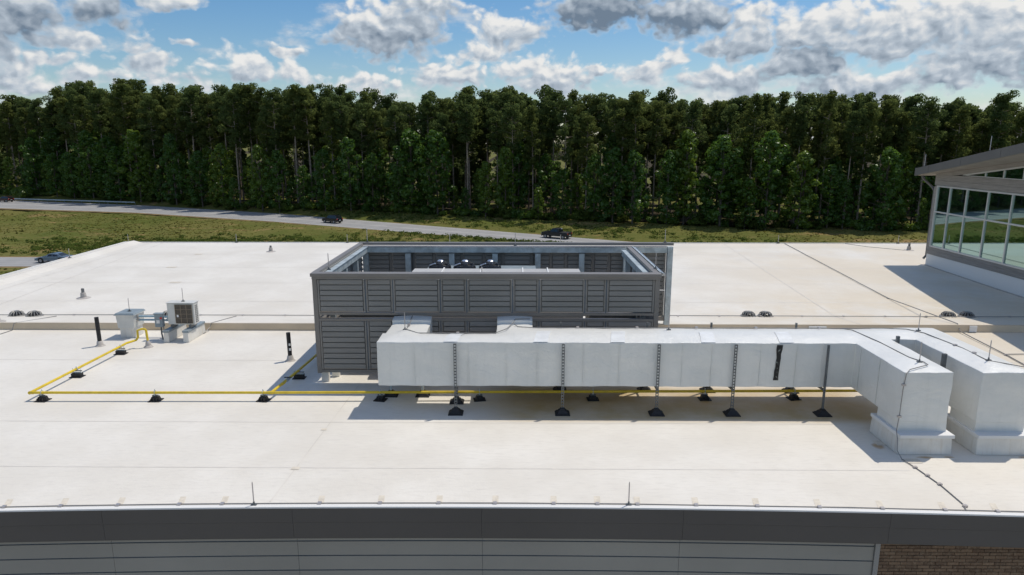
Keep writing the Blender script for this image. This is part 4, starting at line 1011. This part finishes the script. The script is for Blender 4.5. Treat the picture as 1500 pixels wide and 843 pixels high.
# ------------------------------------------------------------------ vehicles (built facing -X, then turned)
def vehicle(name, label, cat, L, Wd, Hh, kind, paint, loc, rz):
    t = thing(name, label, cat, (0, 0, 0)); w = Wd/2
    zb, wr = .32, .36
    belt = {'suv': 1.05, 'pickup': 1.12, 'sedan': .92}[kind]
    if kind == 'suv':
        body = [(-L/2, .45), (-L/2+.02, .85), (-L/2+.35, 1.0), (-L/2+1.25, 1.08), (L/2-.1, 1.12), (L/2, .9), (L/2, .42), (L/2-.2, zb), (-L/2+.2, zb)]
        cab = [(-L/2+1.2, 1.06, w-.06), (-L/2+1.95, Hh-.06, w-.22), (-L/2+2.4, Hh, w-.22), (L/2-.75, Hh-.02, w-.22), (L/2-.45, Hh-.12, w-.2), (L/2-.12, 1.1, w-.06)]
    elif kind == 'pickup':
        body = [(-L/2, .55), (-L/2+.02, 1.0), (-L/2+.3, 1.14), (-L/2+1.55, 1.2), (-L/2+3.6, 1.2), (L/2, 1.2), (L/2, .55), (L/2-.2, .45), (-L/2+.2, .45)]
        cab = [(-L/2+1.5, 1.19, w-.06), (-L/2+2.3, Hh-.05, w-.2), (-L/2+2.7, Hh, w-.2), (-L/2+3.5, Hh-.02, w-.2), (-L/2+3.75, 1.19, w-.08)]
    else:
        body = [(-L/2, .42), (-L/2+.02, .68), (-L/2+.5, .82), (-L/2+1.35, .92), (L/2-.9, .98), (L/2-.05, .95), (L/2, .6), (L/2-.15, zb), (-L/2+.2, zb)]
        cab = [(-L/2+1.3, .9, w-.06), (-L/2+2.15, Hh-.05, w-.25), (-L/2+2.6, Hh, w-.25), (L/2-1.55, Hh-.03, w-.25), (L/2-.75, .97, w-.08)]
    bm_ = MB().prism(body, -w, w, 'y'); bm_.build('body', paint, t, bevel=.09, seg=3, smooth=True)
    c = MB(); n = len(cab)
    c.v = [(x, -hw, z) for x, z, hw in cab]+[(x, hw, z) for x, z, hw in cab]
    c.f = [tuple(range(n)), tuple(reversed(range(n, 2*n)))]+[(i, (i+1) % n, n+(i+1) % n, n+i) for i in range(n)]
    c.build('cabin', paint, t, bevel=.05, smooth=True)
    # glass: side panes between pillars, windscreen and rear window
    x0, x1 = cab[0][0], cab[-1][0]; zt = Hh-.14; zl = cab[0][1]+.07
    def halfw(z): f = (z-cab[0][1])/(Hh-.05-cab[0][1]); return (w-.06)+(cab[1][2]-(w-.06))*f
    cuts = {'suv': [(.5, 1.28), (1.36, 2.1), (2.18, 2.98)], 'pickup': [(.5, 1.18), (1.26, 1.95)], 'sedan': [(.55, 1.28), (1.36, 2.2)]}[kind]
    for s in (-1, 1):
        for k, (a, b_) in enumerate(cuts):
            o_ = .012; al = x0+a+.0; at = al+(.28 if k == 0 else .0); br = x0+b_; bt = br-(.2 if k == len(cuts)-1 else 0)
            q = [(al, s*(halfw(zl)+o_), zl), (br, s*(halfw(zl)+o_), zl), (bt, s*(halfw(zt)+o_), zt), (at, s*(halfw(zt)+o_), zt)]
            MB().quadset(q+[(x, y-s*.03, z) for x, y, z in q], [(0,1,2,3),(4,7,6,5),(0,4,5,1),(1,5,6,2),(2,6,7,3),(3,7,4,0)]).build('side_window', 'car_glass', t)
    def pane(pa, pb, nm):
        (xa, za, wa_), (xb, zb_, wb_) = pa, pb; f0, f1 = .1, .88
        d = Vector((xb-xa, 0, zb_-za)).normalized(); nn = Vector((-d.z, 0, d.x));
        if nn.x*(1 if nm == 'rear_window' else -1) < 0: nn = -nn
        pts = []
        for f, in ((f0,), (f1,)):
            x = xa+(xb-xa)*f; z = za+(zb_-za)*f; hw = (wa_+(wb_-wa_)*f)-.09
            pts += [(x+nn.x*.015, -hw, z+nn.z*.015), (x+nn.x*.015, hw, z+nn.z*.015)]
        q = [pts[0], pts[1], pts[3], pts[2]]
        MB().quadset(q+[(x-nn.x*.03, y, z-nn.z*.03) for x, y, z in q], [(0,1,2,3),(4,7,6,5),(0,4,5,1),(1,5,6,2),(2,6,7,3),(3,7,4,0)]).build(nm, 'car_glass', t)
    pane(cab[0], cab[1], 'windscreen'); pane(cab[-1], cab[-2], 'rear_window')
    if kind == 'pickup':
        MB().box(-L/2+3.85, L/2-.08, -w+.12, w-.12, 1.195, 1.215).build('load_bed', 'tyre', t)
        MB().box(-L/2+3.5, -L/2+3.62, .2, w-.35, Hh-.2, Hh-.05).build('roof_light', 'lamp_clear', t)
    for sx, fx in ((-1, -L/2+.9), (1, L/2-.95)):
        for s in (-1, 1):
            wh = thing('wheel', None, None, (fx, s*(w-.08), wr)); wh.parent = t; wh.location = (fx, s*(w-.08), wr)
            MB().tube([(fx, s*(w-.2), wr), (fx, s*(w+.02), wr)], wr, 18).build('tyre', 'tyre', wh, bevel=.03)
            MB().tube([(fx, s*(w+.012), wr), (fx, s*(w+.035), wr)], wr*.62, 14).build('rim', 'rim', wh)
            MB().tube([(fx, s*(w-.02), wr+.04), (fx, s*(w+.004), wr+.04)], wr*1.17, 18).build('wheel_arch', 'tyre', t)
    for s in (-1, 1):
        MB().box(-L/2-.015, -L/2+.12, s*w*.78-.16, s*w*.78+.16, belt-.36, belt-.2).build('headlight', 'lamp_clear', t)
        MB().box(L/2-.1, L/2+.015, s*w*.86-.1, s*w*.86+.1, belt-.22, belt+.0).build('tail_light', 'red', t)
        MB().box(-L/2+1.45, -L/2+1.6, s*(w+.1)-.09, s*(w+.1)+.09, belt+.04, belt+.17).build('wing_mirror', paint, t)
    MB().box(L/2, L/2+.02, -.24, .24, .62, .74).build('number_plate', 'label_white', t)
    MB().box(-L/2-.04, -L/2+.1, -w+.08, w-.08, .36, .52).build('bumper', 'tyre', t); MB().box(L/2-.1, L/2+.05, -w+.08, w-.08, .36, .52).build('bumper', 'tyre', t)
    t.location = loc; t.rotation_euler = (0, 0, rz)
    return t
hd_ = math.atan2(23.0, -37.8)-math.pi      # heading along the road, going left
vehicle('suv', 'black sport utility car driving left on the diagonal road', 'car', 4.7, 1.85, 1.75, 'suv', 'paint_black', (-41.2, 150.2, GZ+.04), hd_)
vehicle('pickup_truck', 'black pickup truck driving left behind the louvred screen', 'pickup truck', 5.5, 1.95, 1.88, 'pickup', 'paint_black_matt', (7.0, 126.0, GZ+.04), math.atan2(17.5, -28.9)-math.pi)
vehicle('sedan', 'blue grey sedan on the lower road at left, partly behind the roof edge', 'car', 4.8, 1.82, 1.42, 'sedan', 'paint_blue_grey', (-68.8, 99.2, GZ+.03), 0.)
vehicle('suv', 'dark car with red tail lights cut by the left border on the far road', 'car', 4.6, 1.82, 1.7, 'suv', 'paint_red', (-153.2, 203.2, GZ+.04), math.atan2(12, -45)-math.pi)

# ------------------------------------------------------------------ vegetation
def cards(pn, size, asp=1.0):
    """one small leaf clump per point (position, outward normal), turned at random about that normal"""
    cent, out = pn[:, :3], pn[:, 3:]; n = len(cent)
    nrm = out+rng.normal(size=(n, 3))*.45; nrm /= np.linalg.norm(nrm, axis=1)[:, None]
    t = rng.normal(size=(n, 3)); t -= nrm*np.sum(t*nrm, 1)[:, None]; t /= np.linalg.norm(t, axis=1)[:, None]; b = np.cross(nrm, t)
    s = (size*rng.uniform(.6, 1.35, n))[:, None]
    k = rng.uniform(.55, 1.0, (n, 4, 1))
    P = np.stack([cent-t*s*asp*k[:, 0], cent-b*s*.7*k[:, 1], cent+t*s*asp*k[:, 2], cent+b*s*.7*k[:, 3]], 1)
    return np.concatenate([P.reshape(-1, 3), np.repeat((out*.7+nrm*.3), 4, 0)], 1)
def card_mesh(name, PN, material):
    me = bpy.data.meshes.new(name); n = len(PN)//4
    me.vertices.add(len(PN)); me.vertices.foreach_set('co', PN[:, :3].astype(np.float32).ravel())
    me.loops.add(n*4); me.loops.foreach_set('vertex_index', np.arange(n*4, dtype=np.int32))
    me.polygons.add(n); me.polygons.foreach_set('loop_start', np.arange(0, n*4, 4, dtype=np.int32)); me.polygons.foreach_set('loop_total', np.full(n, 4, np.int32))
    me.update(calc_edges=True); me.materials.append(M[material]); me.shade_smooth()
    N_ = PN[:, 3:]/np.linalg.norm(PN[:, 3:], axis=1)[:, None]
    me.normals_split_custom_set_from_vertices(N_.tolist()); return me
def blob(c, r, n):
    d = rng.normal(size=(n, 3)); d /= np.linalg.norm(d, axis=1)[:, None]
    p = np.array(c)+d*np.array(r)*(rng.uniform(.35, 1, n)**.5)[:, None]
    o = d+np.array((0, 0, .35))+rng.normal(size=(n, 3))*.25
    return np.concatenate([p, o/np.linalg.norm(o, axis=1)[:, None]], 1)
def make_pine(h, lo, rad, seed):
    """unit tree of height h standing at the origin: crown points and trunk builder"""
    r = random.Random(seed); pts = []; limbs = MB(); lean = (r.uniform(-.02, .02)*h, r.uniform(-.02, .02)*h)
    def axis(z): f = z/h; return (lean[0]*f*f, lean[1]*f*f)
    nb = 30
    for k in range(nb):
        f = (k+r.random())/nb; z = h*(lo+(1-lo)*f)
        env = rad*(.45+.75*math.sin(min(1, f*1.05+.15)*math.pi*.80))*(1 if f < .85 else .7)
        a = k*2.4+r.uniform(-.8, .8); ln = env*r.uniform(.4, 1.12); ax, ay = axis(z)
        if r.random() < .14: continue
        ex, ey, ez = ax+math.cos(a)*ln, ay+math.sin(a)*ln, z+ln*r.uniform(.05, .45)
        if f < .95: limbs.tube([(ax, ay, z-.2), ((ax+ex)/2, (ay+ey)/2, z+.1), (ex, ey, ez)], [.07, .05, .02], 4, False)
        for q in range(2):
            t = 1-q*.42; s = r.uniform(.7, 1.35)
            pts.append(blob((ax+(ex-ax)*t+r.uniform(-.3, .3), ay+(ey-ay)*t+r.uniform(-.3, .3), z+(ez-z)*t+r.uniform(-.1, .4)), (s*.95, s*.95, s*.72), int(92*s)))
    ax, ay = axis(h); pts.append(blob((ax, ay, h-.7), (.8, .8, .8), 110))
    for q in range(3):                                     # dead stubs below the crown
        z = h*lo*r.uniform(.55, 1.0); a = r.random()*6.3; ax, ay = axis(z); limbs.tube([(ax, ay, z), (ax+math.cos(a)*1.1, ay+math.sin(a)*1.1, z+.25)], [.04, .015], 4, False)
    limbs.tube([(*axis(z), z) for z in (-.6, 0, h*.2, h*.4, h*.6, h*.8, h*.97)], [.26, .22, .19, .17, .13, .08, .03], 7)
    return np.concatenate(pts), limbs
def make_broad(h, rad, seed):
    r = random.Random(seed); pts = []; limbs = MB()
    for k in range(44):
        f = (k+r.random())/44; z = h*(.10+.87*f); env = rad*math.sin(math.pi*min(1, .18+f*.80))**.7
        a = k*2.4+r.uniform(-.5, .5); ln = env*r.uniform(.25, 1.0); s = r.uniform(.45, .95)*(.6+rad*.18)
        e = (math.cos(a)*ln, math.sin(a)*ln, z); pts.append(blob(e, (s, s, s*.75), 90))
        if k % 3 == 0: limbs.tube([(0, 0, z*.8), (e[0]*.6, e[1]*.6, z*.95), e], [.06, .04, .015], 4, False)
    limbs.tube([(0, 0, -.5), (.05, 0, h*.3), (0, .08, h*.6), (0, 0, h*.93)], [.17, .14, .09, .02], 6)
    return np.concatenate(pts), limbs
def tree_proto(name, label, cat, group, gen, leaf, bark, size):
    P, limbs = gen; t = thing(name, label, cat, (0, 0, 0), group)
    limbs.build('trunk', bark, t, recalc=False)
    o = bpy.data.objects.new('crown', card_mesh('crown', cards(P, size), leaf)); col.objects.link(o); o.parent = t
    return t, P
PINE_L = 'tall pine with bare trunk and dark crown standing in the wood behind the road'
BROAD_L = 'leafy green broadleaf tree growing among the pine trunks at the wood edge'
SHRUB_L = 'low green shrub at the foot of the trees along the wood edge'
pines = [tree_proto('pine_tree', PINE_L, 'tree', 'pine trees of the wood', make_pine(h, lo, rd_, 50+i), lf, 'pine_bark', .25)
         for i, (h, lo, rd_, lf) in enumerate(((26, .54, 2.3, 'pine_needles'), (26, .46, 2.6, 'pine_needles'), (26, .62, 2.0, 'pine_cool'), (26, .50, 2.8, 'pine_cool'), (26, .58, 2.4, 'pine_needles'), (26, .42, 2.1, 'pine_needles'), (26, .56, 3.0, 'pine_cool')))]
broads = [tree_proto('broadleaf_tree', BROAD_L, 'tree', 'broadleaf trees of the wood edge', make_broad(h, rd_, 80+i), lf, 'bark_dark', .25)
          for i, (h, rd_, lf) in enumerate(((14, 2.9, 'broad_leaves'), (14, 3.4, 'broad_leaves'), (14, 2.5, 'bright_leaves'), (14, 3.1, 'broad_leaves'), (14, 2.3, 'bright_leaves')))]
def make_shrub(h, rad, seed):
    r = random.Random(seed); pts = [blob((r.uniform(-rad, rad)*.7, r.uniform(-rad, rad)*.6, h*r.uniform(.2, .75)), (rad*.5, rad*.5, h*.3), 70) for k in range(14)]
    limbs = MB()
    for k in range(5): a = k*1.25; limbs.tube([(0, 0, -.2), (math.cos(a)*rad*.4, math.sin(a)*rad*.4, h*.6)], [.05, .015], 4, False)
    return np.concatenate(pts), limbs
shrubs = [tree_proto('shrub', SHRUB_L, 'shrub', 'shrubs along the wood edge', make_shrub(2.2, 1.4, 120+i), lf, 'bark_dark', .2) for i, lf in enumerate(('shrub_leaves', 'broad_leaves', 'bright_leaves'))]
TOPS = [(-60, 158), (0, 154), (60, 152), (95, 152), (110, 140), (145, 127), (200, 131), (250, 134), (350, 137), (420, 140), (470, 138), (560, 146), (605, 156), (640, 145), (700, 138), (740, 136), (830, 145), (900, 142), (1000, 147),
        (1060, 150), (1150, 146), (1270, 146), (1330, 158), (1360, 156), (1420, 147), (1500, 142), (1560, 142)]
def px_of(x, y): return 750+1000*(x*math.cos(YAW)+y*math.sin(YAW))/((-x*math.sin(YAW)+y*math.cos(YAW))*math.cos(PITCH))*.978
usedT = {}
def put(proto, loc, rz, sc):
    if proto[0].name not in usedT:
        usedT[proto[0].name] = 1; o = proto[0]; o.location = loc; o.rotation_euler = (0, 0, rz); o.scale = sc; return o
    return copy_tree(proto[0], loc, rz, scale=sc)
cnt = {'p': 0, 'b': 0, 's': 0}
def top_height(x, y, g, slack):
    u = px_of(x, y); v = float(np.interp(u, [t[0] for t in TOPS], [t[1] for t in TOPS]))+slack
    return CAM_H+(209-v)/1000*y*1.02-g
plan = []
for row in range(4):
    x = -190.
    while x < 118:
        x += random.uniform(2.6, 7.2)
        y = float(ipl(TE, x))+1.5+row*5.6+random.uniform(-2.2, 2.2); u = px_of(x, y)
        if -45 < u < 1545: plan.append((row, x, y))
random.shuffle(plan); plan.sort(key=lambda p: p[0])
for row, x, y in plan[:298]:
    g = float(gheight(x, y)); h = top_height(x, y, g, random.choice((random.uniform(-5, 4), random.uniform(3, 15), random.uniform(12, 34))))
    sc = h/26; o_ = put(random.choice(pines), (x, y, g), random.random()*6.28, (sc*random.uniform(.85, 1.1), sc*random.uniform(.85, 1.1), sc)); cnt['p'] += 1
    if row: o_['label'] = 'pine of the wood rising behind the front row of trunks, only its crown clear'; o_['group'] = 'pine trees behind the front row'
for row in range(2):
    x = -188.
    while x < 118:
        x += random.uniform(2.2, 7.4)
        y = float(ipl(TE, x))+(-2.8 if row == 0 else 3)+random.uniform(-1.2, 1.2); u = px_of(x, y)
        if -40 < u < 1540:
            g = float(gheight(x, y)); h = random.choice((random.uniform(6, 11), random.uniform(11, 16), random.uniform(14, 20)))
            if u < 220: h *= 1.1
            sc = h/14; put(random.choices(broads, (3, 3, 2.4, 3, 2.4))[0], (x, y, g), random.random()*6.28, (sc*random.uniform(.9, 1.15),)*2+(sc,)); cnt['b'] += 1
x = -186.
while x < 118:
    x += random.uniform(1.2, 3.2); y = float(ipl(TE, x))-2.2+random.uniform(-1.2, 1.4); u = px_of(x, y)
    if -30 < u < 1530 and cnt['s'] < 290:
        g = float(gheight(x, y)); s = random.uniform(.5, 1.25); put(random.choice(shrubs), (x, y, g-.1), random.random()*6.28, (s*1.2, s*1.2, s)); cnt['s'] += 1
bush = put(shrubs[2], (-155.5, 213.5, float(gheight(-155.5, 213.5))), .4, (1.9, 1.9, 2.0)); bush['label'] = 'round bright bush beside the guard rail at far left'; del bush['group']
pole_t = thing('dead_tree', 'bare pale leaning snag at the wood edge in the right half', 'tree', (50, 139.6, -10))
g0 = float(gheight(50, 139.6)); MB().tube([(50, 139.6, g0-.4), (50.6, 139.7, g0+4), (51.4, 139.9, g0+8.6)], [.16, .13, .05], 6).build('trunk', 'pine_bark', pole_t)
# the wood goes on behind as one mass
parts = []
for k in range(600):
    x = random.uniform(-260, 210); y = float(ipl(TE, x))+20+random.random()**1.5*60; u = px_of(x, y)
    if not -120 < u < 1620: continue
    g = float(gheight(x, y)); low_ = random.random() < .5
    src = random.choice(broads if low_ else pines)[1]; src = src[rng.permutation(len(src))[:1150]]
    h = random.uniform(8, 18) if low_ else top_height(x, y, g, random.uniform(6, 26))
    s = h/(14 if low_ else 26); a = random.random()*6.28; ca, sa = math.cos(a), math.sin(a)
    rot = np.array([[ca, -sa, 0], [sa, ca, 0], [0, 0, 1.]]); parts.append(np.concatenate([src[:, :3]@rot.T*s+np.array([x, y, g]), src[:, 3:]@rot.T], 1))
fo = bpy.data.objects.new('distant_forest', card_mesh('distant_forest', cards(np.concatenate(parts), .62), 'pine_cool')); col.objects.link(fo)
tag(fo, 'rest of the pine wood closing in behind the front trees', None, None, 'stuff')

# grass and weeds on the open slopes
N = 90000
gx0 = rng.uniform(-175, 100, N); gy0 = rng.uniform(84, 214, N)
yf, yn, te = ipl(RF, gx0), ipl(RN, gx0), ipl(TE, gx0)
keep = ((gy0 > yf+1.2) & (gy0 < te+2)) | ((gy0 < yn-1.2) & (gy0 > 105.2)) | ((gy0 < 94.2))
dens = np.sin(gx0*.11+gy0*.07)+np.sin(gx0*.05-gy0*.19+2)+rng.normal(size=N)*.9
keep &= dens > -1.0; uu = 750+1000*(gx0+gy0*.01)/gy0; keep &= (uu > -30) & (uu < 1530)
gx0, gy0 = gx0[keep], gy0[keep]; gz0 = gheight(gx0, gy0); n = len(gx0)
near_ = np.minimum(np.abs(gy0-ipl(RF, gx0)), np.abs(gy0-ipl(RN, gx0)))
hh = rng.uniform(.05, .13, n)*np.clip(near_/6, .4, 1)
an = rng.uniform(0, 6.28, n); w_ = rng.uniform(.10, .30, n)
c, s = np.cos(an)*w_, np.sin(an)*w_; lx, ly = rng.normal(0, .15, n), rng.normal(0, .15, n)
P = np.stack([np.stack([gx0-c, gy0-s, gz0-.05], 1), np.stack([gx0+c, gy0+s, gz0-.05], 1), np.stack([gx0+c*.7+lx, gy0+s*.7+ly, gz0+hh*.8], 1), np.stack([gx0-c*.5+lx, gy0-s*.5+ly, gz0+hh], 1)], 1).reshape(-1, 3)
PN = np.concatenate([P, np.repeat(np.stack([rng.normal(0, .35, n), rng.normal(0, .35, n), np.ones(n)], 1), 4, 0)], 1)
o = bpy.data.objects.new('grass', card_mesh('grass', PN, 'grass_blades')); col.objects.link(o); tag(o, 'rough grass on the banks beside the roads', None, None, 'stuff')
# leafy weeds on the slope just beyond the roof and on the far bank
K = 1700; wp = []
for k in range(K):
    if k % 3 == 0: x = random.uniform(-60, 95); y = float(ipl(RF, x))+2.0+random.random()*14; y = min(y, float(ipl(TE, x)))
    elif k % 3 == 1: x = random.gauss(-62, 12); y = random.gauss(117, 5)
    else: x = random.uniform(-60, 12); y = min(float(ipl(RN, x))-2, random.gauss(121, 6))
    if k % 3 and (y > float(ipl(RN, x))-1.5 or y < 106): continue
    if float(ipl(RN, x))-1.2 < y < float(ipl(RF, x))+1.2: continue
    g = float(gheight(x, y)); r_ = random.uniform(.4, 1.1); wp.append(blob((x, y, g+r_*.2), (r_, r_, r_*.35), 34))
o = bpy.data.objects.new('weeds', card_mesh('weeds', cards(np.concatenate(wp), .22, .8), 'shrub_leaves')); col.objects.link(o); tag(o, 'leafy weeds spreading over the banks', None, None, 'stuff')
print('counts', cnt, len(bpy.data.objects), 'plan', len(plan))
